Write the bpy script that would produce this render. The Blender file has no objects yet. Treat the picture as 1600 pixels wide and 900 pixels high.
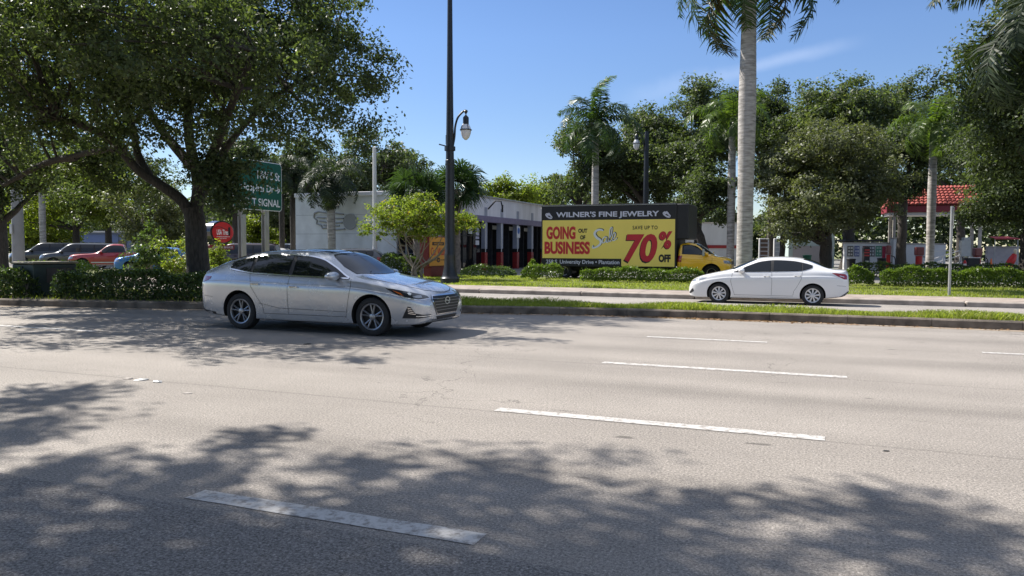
import bpy, bmesh, math, random
import numpy as np
from mathutils import Vector, Matrix
from mathutils.bvhtree import BVHTree
from mathutils.geometry import delaunay_2d_cdt, intersect_point_line

R = math.radians
scene = bpy.context.scene
COL = scene.collection

# ------------------------------------------------------------------ camera
HEAD, PITCH, ROLL, CAMH = R(22.0), math.atan(62 / 1200), R(0.23), 1.5
F0 = Vector((-math.sin(HEAD), math.cos(HEAD), 0))
RT = Vector((math.cos(HEAD), math.sin(HEAD), 0))
FW = F0 * math.cos(PITCH) - Vector((0, 0, 1)) * math.sin(PITCH)
UP = Vector((0, 0, 1)) * math.cos(PITCH) + F0 * math.sin(PITCH)
RT2 = RT * math.cos(ROLL) + UP * math.sin(ROLL)
UP2 = UP * math.cos(ROLL) - RT * math.sin(ROLL)
cam_data = bpy.data.cameras.new('camera')
cam_data.sensor_width = 36.0
cam_data.lens = 27.0
cam_data.clip_start = 0.1
cam_data.clip_end = 3000
cam = bpy.data.objects.new('camera', cam_data)
COL.objects.link(cam)
cam.matrix_world = Matrix(((RT2.x, UP2.x, -FW.x, 0), (RT2.y, UP2.y, -FW.y, 0), (RT2.z, UP2.z, -FW.z, CAMH), (0, 0, 0, 1)))
scene.camera = cam

# ------------------------------------------------------------------ sky, sun, exposure
SUN_EL = R(47)
SUN_DIR = Vector((-0.985, 0.17, 0)).normalized() * math.cos(SUN_EL) + Vector((0, 0, math.sin(SUN_EL)))
world = bpy.data.worlds.new('World')
scene.world = world
world.use_nodes = True
wn, wl = world.node_tree.nodes, world.node_tree.links
bg = wn['Background']
sky = wn.new('ShaderNodeTexSky')
sky.sky_type = 'NISHITA'
sky.sun_disc = False
sky.sun_elevation = SUN_EL
sky.sun_rotation = math.atan2(SUN_DIR.x, SUN_DIR.y) % (2 * math.pi)
sky.air_density = 1.0
sky.dust_density = 0.15
sky.ozone_density = 3.0
sky.altitude = 1800
hs = wn.new('ShaderNodeHueSaturation')
hs.inputs['Saturation'].default_value = 1.15
wl.new(sky.outputs[0], hs.inputs['Color'])
tint = wn.new('ShaderNodeMixRGB')
tint.blend_type = 'MULTIPLY'
tint.inputs[0].default_value = 1.0
tint.inputs[2].default_value = (1.0, .89, .80, 1)
wl.new(hs.outputs[0], tint.inputs[1])
# pale unseen glow added high overhead to lift the shade; sky dimmer low down
stc = wn.new('ShaderNodeTexCoord')
sxyz = wn.new('ShaderNodeSeparateXYZ')
wl.new(stc.outputs['Generated'], sxyz.inputs[0])
low = wn.new('ShaderNodeMapRange')
wl.new(sxyz.outputs['Z'], low.inputs[0])
for i_, v_ in zip((1, 2, 3, 4), (0.02, 0.26, .72, 1.0)): low.inputs[i_].default_value = v_
lowm = wn.new('ShaderNodeVectorMath')
lowm.operation = 'SCALE'
wl.new(tint.outputs[0], lowm.inputs[0])
wl.new(low.outputs[0], lowm.inputs['Scale'])
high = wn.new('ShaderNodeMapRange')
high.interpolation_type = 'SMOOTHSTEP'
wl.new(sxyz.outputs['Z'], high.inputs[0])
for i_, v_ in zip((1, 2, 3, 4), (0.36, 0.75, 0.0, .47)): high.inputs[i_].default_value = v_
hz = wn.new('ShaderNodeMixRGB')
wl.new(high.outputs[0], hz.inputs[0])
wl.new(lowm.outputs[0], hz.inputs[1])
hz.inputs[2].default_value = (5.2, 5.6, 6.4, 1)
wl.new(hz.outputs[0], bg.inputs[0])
hs.inputs['Hue'].default_value = 0.508
bg.inputs[1].default_value = 0.10
sun_data = bpy.data.lights.new('sun', 'SUN')
sun_data.energy = 4.5
sun_data.angle = R(0.53)
sun_data.color = (1.0, 0.95, 0.88)
sun = bpy.data.objects.new('sun', sun_data)
COL.objects.link(sun)
sun.rotation_euler = SUN_DIR.to_track_quat('Z', 'Y').to_euler()
sun.location = (-30, 5, 60)
scene.view_settings.view_transform = 'Standard'
scene.view_settings.look = 'None'
scene.view_settings.exposure = 1.05
scene.view_settings.gamma = 1.0
scene.view_settings.use_curve_mapping = False
scene.cycles.max_bounces = 8
scene.cycles.transparent_max_bounces = 8
scene.cycles.caustics_reflective = False
scene.cycles.caustics_refractive = False


# ------------------------------------------------------------------ helpers
def thin_cloud(p0, p1, width, strength):
    """a faint streak of high cloud in the sky, between two sky directions"""
    a, b = p0.normalized(), p1.normalized()
    n, mid, along = a.cross(b).normalized(), (a + b).normalized(), (b - a).normalized()
    half = (b - a).length / 2
    tc = wn.new('ShaderNodeTexCoord')

    def dot(v):
        k = wn.new('ShaderNodeVectorMath')
        k.operation = 'DOT_PRODUCT'
        wl.new(tc.outputs['Generated'], k.inputs[0])
        k.inputs[1].default_value = v
        return k.outputs['Value']

    def m(op, x, y):
        k = wn.new('ShaderNodeMath')
        k.operation = op
        for i, q in enumerate((x, y)):
            if isinstance(q, (int, float)): k.inputs[i].default_value = q
            else: wl.new(q, k.inputs[i])
        return k.outputs[0]

    def fall(x, lo, hi):
        k = wn.new('ShaderNodeMapRange')
        k.interpolation_type = 'SMOOTHSTEP'
        wl.new(x, k.inputs[0])
        for i, q in zip((1, 2, 3, 4), (lo, hi, 1, 0)): k.inputs[i].default_value = q
        return k.outputs[0]
    nz = wn.new('ShaderNodeTexNoise')
    nz.inputs['Scale'].default_value = 16
    nz.inputs['Detail'].default_value = 5
    wl.new(tc.outputs['Generated'], nz.inputs['Vector'])
    off = m('ADD', dot(n), m('MULTIPLY', m('SUBTRACT', nz.outputs['Fac'], .5), width * 1.6))
    f = m('MULTIPLY', fall(m('ABSOLUTE', off, 0), 0, width), fall(m('ABSOLUTE', dot(along), 0), half * .3, half * 1.15))
    f = m('MULTIPLY', f, fall(dot(mid), .5, .1)) if False else f
    f = m('MULTIPLY', f, m('MULTIPLY', nz.outputs['Fac'], strength))
    mx = wn.new('ShaderNodeMixRGB')
    wl.new(f, mx.inputs[0])
    src = bg.inputs[0].links[0].from_socket
    wl.new(src, mx.inputs[1])
    mx.inputs[2].default_value = (7.0, 7.2, 8.0, 1)
    wl.new(mx.outputs[0], bg.inputs[0])


def ray(px, py):
    d = FW + RT2 * ((px - 800) / 1200) + UP2 * ((450 - py) / 1200)
    return d


def at(px, py, Z):
    """world point seen at photo pixel (px,py) at forward distance Z metres"""
    d = ray(px, py)
    k = Z / d.dot(F0)
    return Vector((0, 0, CAMH)) + d * k


def base(px, Z, z=0.0):
    p = at(px, 400, Z)
    return Vector((p.x, p.y, z))


thin_cloud(ray(1085, 128), ray(1350, 62), .012, .22)
thin_cloud(ray(960, 160), ray(1180, 108), .02, .12)


def tag(o, label=None, cat=None, group=None, kind=None):
    if label: o['label'] = label
    if cat: o['category'] = cat
    if group: o['group'] = group
    if kind: o['kind'] = kind
    return o


def thing(name, label, cat, loc=(0, 0, 0), rz=0.0, group=None):
    o = bpy.data.objects.new(name, None)
    o.empty_display_size = 0.3
    COL.objects.link(o)
    o.location = loc
    o.rotation_euler = (0, 0, rz)
    return tag(o, label, cat, group)


def link(name, me, mats=None, parent=None):
    o = bpy.data.objects.new(name, me)
    COL.objects.link(o)
    if mats is not None:
        for m in (mats if isinstance(mats, (list, tuple)) else [mats]):
            me.materials.append(m)
    if parent is not None:
        o.parent = parent
    return o


def kids(o):
    return [c for c in list(COL.objects) if c.parent == o]


CH = {}


def copy_tree(o, parent=None, index=None):
    if index is None:
        index = {}
        for x in COL.objects:
            if x.parent is not None:
                index.setdefault(x.parent, []).append(x)
    c = o.copy()
    COL.objects.link(c)
    if parent is not None:
        c.parent = parent
    for ch in index.get(o, []):
        copy_tree(ch, c, index)
    return c


class MB:
    """collects shapes that become ONE mesh object"""

    def __init__(self):
        self.v, self.f, self.m = [], [], []

    def add(self, verts, faces, mi=0):
        n = len(self.v)
        self.v += [tuple(p) for p in verts]
        self.f += [tuple(i + n for i in q) for q in faces]
        self.m += [mi] * len(faces)
        return self

    def box(self, c, s, rz=0.0, mi=0, bevel=0.0):
        x, y, z = s[0] / 2, s[1] / 2, s[2] / 2
        if bevel > 0:
            b = min(bevel, x * .9, y * .9, z * .9)
            prof = [(-z, b), (-z + b, 0), (z - b, 0), (z, b)]
            vs, fs = [], []
            for zz, ins in prof:
                X, Y, cb = x - ins, y - ins, b
                vs += [(X - cb, -Y, zz), (X, -Y + cb, zz), (X, Y - cb, zz), (X - cb, Y, zz), (-X + cb, Y, zz), (-X, Y - cb, zz), (-X, -Y + cb, zz), (-X + cb, -Y, zz)]
            for k in range(3):
                for i in range(8):
                    j = (i + 1) % 8
                    fs.append((k * 8 + i, k * 8 + j, k * 8 + 8 + j, k * 8 + 8 + i))
            fs += [tuple(range(7, -1, -1)), tuple(range(24, 32))]
        else:
            vs = [(sx * x, sy * y, sz * z) for sz in (-1, 1) for sx, sy in ((-1, -1), (1, -1), (1, 1), (-1, 1))]
            fs = [(3, 2, 1, 0), (4, 5, 6, 7), (0, 1, 5, 4), (1, 2, 6, 5), (2, 3, 7, 6), (3, 0, 4, 7)]
        ca, sa = math.cos(rz), math.sin(rz)
        return self.add([(c[0] + p[0] * ca - p[1] * sa, c[1] + p[0] * sa + p[1] * ca, c[2] + p[2]) for p in vs], fs, mi)

    def lathe(self, prof, n=20, c=(0, 0, 0), mi=0, axis='z', caps=True):
        """prof: list of (radius, height)"""
        vs, fs = [], []
        for r, h in prof:
            for i in range(n):
                a = 2 * math.pi * i / n
                p = (r * math.cos(a), r * math.sin(a), h)
                if axis == 'y': p = (p[0], h, p[1])
                if axis == 'x': p = (h, p[0], p[1])
                vs.append((p[0] + c[0], p[1] + c[1], p[2] + c[2]))
        for k in range(len(prof) - 1):
            for i in range(n):
                j = (i + 1) % n
                q = (k * n + i, k * n + j, (k + 1) * n + j, (k + 1) * n + i)
                fs.append(q if axis != 'y' else q[::-1])
        if caps:
            a, b = tuple(range(n - 1, -1, -1)), tuple(range((len(prof) - 1) * n, len(prof) * n))
            if axis == 'y': a, b = a[::-1], b[::-1]
            fs += [a, b]
        return self.add(vs, fs, mi)

    def tube(self, pts, rad, n=8, mi=0, caps=True):
        pts = [Vector(p) for p in pts]
        if not isinstance(rad, (list, tuple)): rad = [rad] * len(pts)
        vs, fs = [], []
        t0 = (pts[1] - pts[0]).normalized()
        ref = Vector((0, 0, 1)) if abs(t0.z) < .9 else Vector((1, 0, 0))
        u = t0.cross(ref).normalized()
        for k, p in enumerate(pts):
            t = (pts[min(k + 1, len(pts) - 1)] - pts[max(k - 1, 0)])
            if t.length < 1e-9: t = t0
            t.normalize()
            u = (u - t * u.dot(t))
            if u.length < 1e-6: u = t.orthogonal()
            u.normalize()
            w = t.cross(u)
            for i in range(n):
                a = 2 * math.pi * i / n
                q = p + (u * math.cos(a) + w * math.sin(a)) * rad[k]
                vs.append(tuple(q))
        for k in range(len(pts) - 1):
            for i in range(n):
                j = (i + 1) % n
                fs.append((k * n + i, k * n + j, (k + 1) * n + j, (k + 1) * n + i))
        if caps:
            fs += [tuple(range(n - 1, -1, -1)), tuple(range((len(pts) - 1) * n, len(pts) * n))]
        return self.add(vs, fs, mi)

    def prism_xz(self, poly, y0, y1, mi=0):
        """polygon in x,z extruded along y"""
        n = len(poly)
        vs = [(x, y0, z) for x, z in poly] + [(x, y1, z) for x, z in poly]
        fs = [tuple(range(n)), tuple(range(2 * n - 1, n - 1, -1))]
        fs += [(i, i + n, (i + 1) % n + n, (i + 1) % n) for i in range(n)]
        return self.add(vs, fs, mi)

    def sheet(self, quad, mi=0):
        return self.add(quad, [tuple(range(len(quad)))], mi)

    def build(self, name, mats, parent=None, smooth=False, angle=35):
        me = bpy.data.meshes.new(name)
        me.from_pydata(self.v, [], self.f)
        o = link(name, me, mats, parent)
        me.polygons.foreach_set('material_index', self.m)
        bm = bmesh.new()
        bm.from_mesh(me)
        bmesh.ops.recalc_face_normals(bm, faces=bm.faces)
        bm.to_mesh(me)
        bm.free()
        if smooth:
            shade(me, angle)
        return o


def shade(me, angle=35):
    me.polygons.foreach_set('use_smooth', [True] * len(me.polygons))
    try:
        me.set_sharp_from_angle(angle=R(angle))
    except Exception:
        pass
    me.update()


# ------------------------------------------------------------------ materials
def nodes(m):
    return m.node_tree.nodes, m.node_tree.links


def pmat(name, col, rough=.6, metal=0.0, var=0.0, scale=4.0, bump=0.0, bscale=60.0, coat=0.0, spec=None, streak=None, dirt=None):
    m = bpy.data.materials.new(name)
    m.use_nodes = True
    N, L = nodes(m)
    b = N['Principled BSDF']
    b.inputs['Base Color'].default_value = (*col, 1)
    b.inputs['Roughness'].default_value = rough
    b.inputs['Metallic'].default_value = metal
    if coat: 
        b.inputs['Coat Weight'].default_value = coat
        b.inputs['Coat Roughness'].default_value = .04
    if spec is not None: b.inputs['Specular IOR Level'].default_value = spec
    tc = N.new('ShaderNodeTexCoord')
    src = tc.outputs['Object']
    if streak:
        mp = N.new('ShaderNodeMapping')
        mp.inputs['Scale'].default_value = streak
        L.new(src, mp.inputs[0])
        src = mp.outputs[0]
    if var > 0:
        n = N.new('ShaderNodeTexNoise')
        n.inputs['Scale'].default_value = scale
        n.inputs['Detail'].default_value = 6
        L.new(src, n.inputs['Vector'])
        rp = N.new('ShaderNodeValToRGB')
        lo = tuple(c * (1 - var) for c in col)
        hi = tuple(min(1, c * (1 + var)) for c in col)
        rp.color_ramp.elements[0].position = .3
        rp.color_ramp.elements[1].position = .7
        rp.color_ramp.elements[0].color = (*(dirt or lo), 1)
        rp.color_ramp.elements[1].color = (*hi, 1)
        L.new(n.outputs['Fac'], rp.inputs[0])
        L.new(rp.outputs[0], b.inputs['Base Color'])
    if bump > 0:
        n2 = N.new('ShaderNodeTexNoise')
        n2.inputs['Scale'].default_value = bscale
        n2.inputs['Detail'].default_value = 4
        L.new(tc.outputs['Object'], n2.inputs['Vector'])
        bp = N.new('ShaderNodeBump')
        bp.inputs['Strength'].default_value = bump
        bp.inputs['Distance'].default_value = .02
        L.new(n2.outputs['Fac'], bp.inputs['Height'])
        L.new(bp.outputs[0], b.inputs['Normal'])
    return m


def leafmat(name, lo, hi, trans=.35, rough=.45, mid=None, accent=None):
    m = bpy.data.materials.new(name)
    m.use_nodes = True
    N, L = nodes(m)
    b = N['Principled BSDF']
    g = N.new('ShaderNodeNewGeometry')
    rp = N.new('ShaderNodeValToRGB')
    rp.color_ramp.elements[0].color = (*lo, 1)
    rp.color_ramp.elements[1].color = (*hi, 1)
    if accent:
        rp.color_ramp.elements[1].position = .93
        e = rp.color_ramp.elements.new(.97)
        e.color = (*accent, 1)
    L.new(g.outputs['Random Per Island'], rp.inputs[0])
    L.new(rp.outputs[0], b.inputs['Base Color'])
    b.inputs['Roughness'].default_value = rough
    b.inputs['Specular IOR Level'].default_value = .25
    t = N.new('ShaderNodeBsdfTranslucent')
    mx = N.new('ShaderNodeMixRGB')
    mx.blend_type = 'MULTIPLY'
    mx.inputs[0].default_value = 1
    mx.inputs[2].default_value = (1.5, 1.7, .55, 1)
    L.new(rp.outputs[0], mx.inputs[1])
    L.new(mx.outputs[0], t.inputs[0])
    ms = N.new('ShaderNodeMixShader')
    ms.inputs[0].default_value = trans
    L.new(b.outputs[0], ms.inputs[1])
    L.new(t.outputs[0], ms.inputs[2])
    L.new(ms.outputs[0], N['Material Output'].inputs[0])
    return m


M = {}
M['bark'] = pmat('oak_bark', (.050, .042, .034), .9, var=.5, scale=9, bump=.8, bscale=25, streak=(3, 3, .6))
M['palm_bark'] = pmat('royal_palm_trunk', (.34, .315, .29), .85, var=.42, scale=2.2, bump=.6, bscale=24, streak=(1.2, 1.2, 6))
M['thin_bark'] = pmat('smooth_bark', (.26, .21, .17), .8, var=.35, scale=6, bump=.3)
M['black_paint'] = pmat('black_painted_metal', (.012, .013, .015), .38, var=.3, scale=8)
M['galv'] = pmat('galvanised_steel', (.42, .42, .41), .5, .6, var=.18, scale=6, streak=(1, 1, .3))
M['concrete'] = pmat('old_concrete', (.40, .36, .32), .9, var=.25, scale=2.2, bump=.3, bscale=90)
M['kerb'] = pmat('weathered_kerb', (.145, .12, .095), .95, var=.55, scale=3.5, bump=.5, bscale=50)
M['white_wall'] = pmat('white_painted_wall', (.62, .61, .60), .8, var=.10, scale=1.2, bump=.15, bscale=40, streak=(1, 1, .25))
M['rubber'] = pmat('tyre_rubber', (.017, .017, .018), .75, var=.25, scale=20)
M['dark'] = pmat('dark_plastic', (.012, .012, .013), .6, var=.2, scale=12)
M['well'] = pmat('wheel_well_liner', (.006, .006, .006), .95, var=.2)
M['glass'] = pmat('tinted_car_glass', (.006, .008, .010), .03, 0, var=.02, spec=.6)
M['alloy'] = pmat('alloy_rim', (.34, .34, .355), .32, .8, var=.08, scale=10)
M['chrome'] = pmat('chrome_trim', (.75, .75, .77), .12, 1.0, var=.03)
M['orange_plastic'] = pmat('orange_plastic', (.75, .16, .03), .5, var=.1)
M['red_plastic'] = pmat('red_plastic', (.45, .02, .02), .35, var=.15, scale=5)
M['grey_metal'] = pmat('grey_box_paint', (.38, .40, .41), .5, var=.1)
M['stucco_grey'] = pmat('pale_blue_grey_block_wall', (.64, .66, .68), .9, var=.12, scale=1.4, bump=.25, bscale=30)


# road surfaces -----------------------------------------------------
def asphalt(name, col, grain=.40, tracks=True, lane0=4.95, lane=3.2):
    m = bpy.data.materials.new(name)
    m.use_nodes = True
    N, L = nodes(m)
    b = N['Principled BSDF']
    b.inputs['Roughness'].default_value = .85
    b.inputs['Specular IOR Level'].default_value = .3
    tc = N.new('ShaderNodeTexCoord')
    P = tc.outputs['Object']

    def noise(scale, detail=5, stretch=None, rough=.6):
        n = N.new('ShaderNodeTexNoise')
        n.inputs['Scale'].default_value = scale
        n.inputs['Detail'].default_value = detail
        n.inputs['Roughness'].default_value = rough
        if stretch:
            mp = N.new('ShaderNodeMapping')
            mp.inputs['Scale'].default_value = stretch
            L.new(P, mp.inputs[0])
            L.new(mp.outputs[0], n.inputs['Vector'])
        else:
            L.new(P, n.inputs['Vector'])
        return n.outputs['Fac']

    def math_(op, a, c, clamp=False):
        n = N.new('ShaderNodeMath')
        n.operation = op
        n.use_clamp = clamp
        for i, x in enumerate((a, c)):
            if isinstance(x, (int, float)): n.inputs[i].default_value = x
            elif x is not None: L.new(x, n.inputs[i])
        return n.outputs[0]

    def mapr(x, a, c, lo, hi):
        n = N.new('ShaderNodeMapRange')
        L.new(x, n.inputs[0])
        for i, q in zip((1, 2, 3, 4), (a, c, lo, hi)): n.inputs[i].default_value = q
        return n.outputs[0]
    fine = mapr(noise(58, 3, None, .75), .36, .64, 1 - grain, 1 + grain)
    fine2 = mapr(noise(130, 2, None, .8), .35, .65, 1 - grain * .6, 1 + grain * .6)
    grit = math_('MULTIPLY', mapr(noise(62, 2, None, .6), .60, .68, 1, 1.6), mapr(noise(55, 2, None, .6), .33, .40, .6, 1))
    fine = math_('MULTIPLY', fine, grit)
    big = mapr(noise(.55, 5), .3, .7, .88, 1.09)
    long_ = mapr(noise(.9, 6, (.05, 1.0, 1)), .32, .68, .88, 1.08)
    f = math_('MULTIPLY', math_('MULTIPLY', fine, fine2), math_('MULTIPLY', big, long_))
    if tracks:
        sx = N.new('ShaderNodeSeparateXYZ')
        L.new(P, sx.inputs[0])
        # dark oil band down the middle of every lane
        ph = math_('MULTIPLY', math_('SUBTRACT', sx.outputs[1], lane0), 2 * math.pi / lane)
        c = math_('COSINE', ph, None)
        band = mapr(c, .55, 1.0, 0, 1)
        n2 = mapr(noise(.8, 5, (.12, 1.2, 1)), .35, .65, .15, 1)
        f = math_('MULTIPLY', f, math_('SUBTRACT', 1.0, math_('MULTIPLY', math_('MULTIPLY', band, n2), .20)))
        # rare tar spots
        sp = mapr(noise(3.2, 2, (.5, 1.6, 1), .4), .735, .76, 1, .5)
        crack = N.new('ShaderNodeTexVoronoi')
        crack.feature = 'DISTANCE_TO_EDGE'
        crack.inputs['Scale'].default_value = .22
        wv = N.new('ShaderNodeVectorMath')
        wv.operation = 'ADD'
        wn2 = N.new('ShaderNodeTexNoise')
        wn2.inputs['Scale'].default_value = 1.6
        wn2.inputs['Detail'].default_value = 6
        L.new(P, wn2.inputs['Vector'])
        wsc = N.new('ShaderNodeVectorMath')
        wsc.operation = 'SCALE'
        wsc.inputs['Scale'].default_value = 1.3
        L.new(wn2.outputs['Color'], wsc.inputs[0])
        L.new(P, wv.inputs[0])
        L.new(wsc.outputs[0], wv.inputs[1])
        L.new(wv.outputs[0], crack.inputs['Vector'])
        ck = math_('MULTIPLY', mapr(crack.outputs['Distance'], .0, .0028, 1, 0), mapr(noise(.35, 2), .5, .56, 0, .5))
        f = math_('MULTIPLY', f, math_('SUBTRACT', 1.0, ck))
        f = math_('MULTIPLY', f, sp)
        # hairline joint close to the lane lines
        jl = math_('ABSOLUTE', math_('SUBTRACT', math_('FRACT', math_('DIVIDE', math_('SUBTRACT', math_('ADD', sx.outputs[1], mapr(noise(.7, 4, (1, .01, 1)), 0, 1, -.04, .04)), lane0 - lane / 2 - .12 + 40 * 0), lane), None), .5), None)
        joint = mapr(jl, .490, .4965, 1, .80)
        f = math_('MULTIPLY', f, joint)
    mx = N.new('ShaderNodeVectorMath')
    mx.operation = 'SCALE'
    mx.inputs[0].default_value = col
    L.new(f, mx.inputs['Scale'])
    L.new(mx.outputs[0], b.inputs['Base Color'])
    bp = N.new('ShaderNodeBump')
    bp.inputs['Strength'].default_value = .55
    bp.inputs['Distance'].default_value = .012
    L.new(noise(45, 4, None, .75), bp.inputs['Height'])
    L.new(bp.outputs[0], b.inputs['Normal'])
    return m


M['asphalt'] = asphalt('worn_pale_asphalt', (.262, .236, .208))
M['asphalt_dark'] = asphalt('newer_dark_asphalt', (.205, .188, .172), .5, False)
M['asphalt_far'] = asphalt('pale_concrete_road', (.27, .245, .22), .25, False)
M['asphalt_lot'] = asphalt('parking_lot_asphalt', (.20, .19, .175), .25, False)


def paint_mat():
    m = pmat('worn_white_road_paint', (.60, .58, .54), .7)
    N, L = nodes(m)
    b = N['Principled BSDF']
    tc = N.new('ShaderNodeTexCoord')
    n = N.new('ShaderNodeTexNoise')
    n.inputs['Scale'].default_value = 14
    n.inputs['Detail'].default_value = 8
    n.inputs['Roughness'].default_value = .75
    L.new(tc.outputs['Object'], n.inputs['Vector'])
    rp = N.new('ShaderNodeValToRGB')
    rp.color_ramp.elements[0].position = .40
    rp.color_ramp.elements[0].color = (.25, .225, .20, 1)
    rp.color_ramp.elements[1].position = .53
    rp.color_ramp.elements[1].color = (.50, .48, .45, 1)
    L.new(n.outputs['Fac'], rp.inputs[0])
    L.new(rp.outputs[0], b.inputs['Base Color'])
    return m


M['paint'] = paint_mat()
M['soil'] = pmat('lawn_soil', (.13, .14, .045), .95, var=.45, scale=2.5, bump=.4, bscale=40)
M['dirt'] = pmat('bare_soil', (.11, .085, .06), .95, var=.4, scale=3, bump=.4, bscale=40)
# ------------------------------------------------------------------ ground and roads
def structure(name, mb, mat, smooth=False):
    return tag(mb.build(name, mat, None, smooth), kind='structure')


g = MB()
g.sheet([(-900, -900, -.42), (900, -900, -.42), (900, 900, -.42), (-900, 900, -.42)])
structure('terrain', g, M['soil'])

XL, XR = -160, 120
g = MB()
g.box(((XL + XR) / 2, 8.3, -.15), (XR - XL, 17.6, .3))
structure('near_road', g, M['asphalt'])
g = MB()
xs0 = [XL + i * .5 for i in range(int((XR - XL) / .5) + 1)]
for i in range(len(xs0) - 1):
    e = [3.36 + .012 * math.sin(x * 2.3) + .012 * math.sin(x * 7.1) for x in xs0[i:i + 2]]
    g.sheet([(xs0[i], -.4, .003), (xs0[i + 1], -.4, .003), (xs0[i + 1], e[1], .003), (xs0[i], e[0], .003)])
structure('kerb_lane', g, M['asphalt_dark'])
g = MB()
for seg in range(70):
    x0 = XL + seg * 4
    g.box((x0 + 2, -.66, -.06), (3.985, .28, .36), bevel=.02)
structure('near_kerb', g, M['concrete'])
g = MB()
for seg in range(140):
    g.box((XL + seg * 2 + 1, -1.9, .03), (1.985, 2.18, .18), bevel=.008)
structure('near_pavement', g, M['concrete'])
g = MB()
g.sheet([(XL, -60, .08), (XR, -60, .08), (XR, -3, .08), (XL, -3, .08)])
structure('near_lawn', g, M['soil'])

# dashed lane lines (3 m dashes every 12.2 m)
lines = MB()


def dash(x0, x1, y, w=.15):
    n = max(2, int((x1 - x0) / .25))
    rnd = random.Random(int(x0 * 100 + y * 7))
    top, bot = [], []
    for i in range(n + 1):
        x = x0 + (x1 - x0) * i / n
        top.append((x, y + w / 2 + rnd.uniform(-.004, .004), .004))
        bot.append((x, y - w / 2 + rnd.uniform(-.004, .004), .004))
    for i in range(n):
        lines.add([bot[i], bot[i + 1], top[i + 1], top[i]], [(0, 1, 2, 3)])


for k in range(-9, 8):
    dash(-2.78 + 12.2 * k, .05 + 12.2 * k, 6.52)
    dash(-2.66 + 12.2 * k, .30 + 12.2 * k, 9.79)
    if k == 0: dash(-3.50, -1.60, 3.54, .165)
    else: dash(-4.6 + 12.2 * k, -1.60 + 12.2 * k, 3.54, .165)
for k in range(0, 14):
    dash(-2.75 + 4.95 * k, -.80 + 4.95 * k, 12.98, .13)
lines_o = structure('lane_markings', lines, M['paint'])

# median: kerb + lawn.  near edge tapers to make room for the turn lane
NEAR = [(XL, 12.75), (-40, 12.75), (-24, 12.8), (-19.2, 13.1), (-15, 13.95), (-11, 15.05), (-7.7, 15.95), (-5.5, 16.5), (-3.5, 16.78), (0, 16.85), (XR, 16.85)]
FARY = 18.1


def near_y(x):
    return float(np.interp(x, [p[0] for p in NEAR], [p[1] for p in NEAR]))


kb, ml = MB(), MB()
xs = [XL + i * 1.5 for i in range(int((XR - XL) / 1.5) + 1)]
KH = .17
for i in range(len(xs) - 1):
    a, b_ = xs[i], xs[i + 1]
    ya, yb = near_y(a), near_y(b_)
    b_ -= .008
    prof = [(0, -.05), (.012, KH - .03), (.04, KH), (.17, KH), (.17, -.05)]
    vs = [(a, ya + d, z) for d, z in prof] + [(b_, yb + d, z) for d, z in prof]
    n = len(prof)
    fs = [(k, k + n, k + 1 + n, k + 1) for k in range(n - 1)] + [tuple(range(n)), tuple(range(2 * n - 1, n - 1, -1))]
    kb.add(vs, fs)
    prof = [(0, -.25), (0, KH), (-.15, KH), (-.15, -.25)]
    vs = [(a, FARY + d, z) for d, z in prof] + [(b_, FARY + d, z) for d, z in prof]
    n = len(prof)
    fs = [(k, k + 1, k + 1 + n, k + n) for k in range(n - 1)] + [tuple(range(n)), tuple(range(2 * n - 1, n - 1, -1))]
    kb.add(vs, fs)
    ml.add([(a, ya + .15, KH - .015), (xs[i + 1], yb + .15, KH - .015), (xs[i + 1], FARY - .13, KH - .015), (a, FARY - .13, KH - .015)], [(0, 1, 2, 3)])
structure('median_kerb', kb, M['kerb'])
structure('median_lawn', ml, M['dirt'])
# dusty gutter strip along the kerb
M['gutter'] = pmat('gutter_dust', (.27, .215, .16), .95, var=.25, scale=6, bump=.3)
gt = MB()
for i in range(len(xs) - 1):
    a, b_ = xs[i], xs[i + 1]
    gt.add([(a, near_y(a) - .26 + .05 * math.sin(a * 1.7), .004), (b_, near_y(b_) - .26 + .05 * math.sin(b_ * 1.7), .004), (b_, near_y(b_) + .01, .004), (a, near_y(a) + .01, .004)], [(0, 1, 2, 3)])
structure('gutter', gt, M['gutter'])

# far carriageway (cross fall away from the median), kerb, pavement, verge, parking lot
def far_z(y):
    return -.03 - .17 * (y - 18.0) / 8.5


g = MB()
g.add([(XL, 17.8, far_z(17.8)), (XR, 17.8, far_z(17.8)), (XR, 26.7, far_z(26.7)), (XL, 26.7, far_z(26.7)), (XL, 17.8, -.4), (XR, 17.8, -.4), (XR, 26.7, -.4), (XL, 26.7, -.4)],
      [(0, 1, 2, 3), (7, 6, 5, 4), (0, 4, 5, 1), (3, 2, 6, 7)])
structure('far_road', g, M['asphalt_far'])
lines = MB()
for k in range(-9, 8):
    x0, x1 = 3 + 12.2 * k, 6 + 12.2 * k
    z = far_z(22.3) + .004
    lines.sheet([(x0, 22.22, z - .002), (x1, 22.22, z - .002), (x1, 22.38, z + .003), (x0, 22.38, z + .003)])
structure('far_lane_markings', lines, M['paint'])
M['pavement'] = pmat('pinkish_concrete_pavement', (.29, .24, .205), .9, var=.22, scale=1.6, bump=.25, bscale=80)
g = MB()
for seg in range(70):
    g.box((XL + seg * 4 + 2, 26.52, -.17), (3.97, .30, .27), bevel=.03)
structure('far_kerb', g, pmat('far_kerb_concrete', (.33, .285, .245), .9, var=.35, scale=2.5, bump=.3))
g = MB()
for seg in range(140):
    g.box((XL + seg * 2 + 1, 27.82, -.14), (1.985, 2.28, .2), bevel=.008)
structure('far_pavement', g, M['pavement'])
g = MB()
g.sheet([(XL, 28.9, -.05), (XR, 28.9, -.05), (XR, 39.2, -.03), (XL, 39.2, -.03)])
structure('verge_lawn', g, M['soil'])
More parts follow.
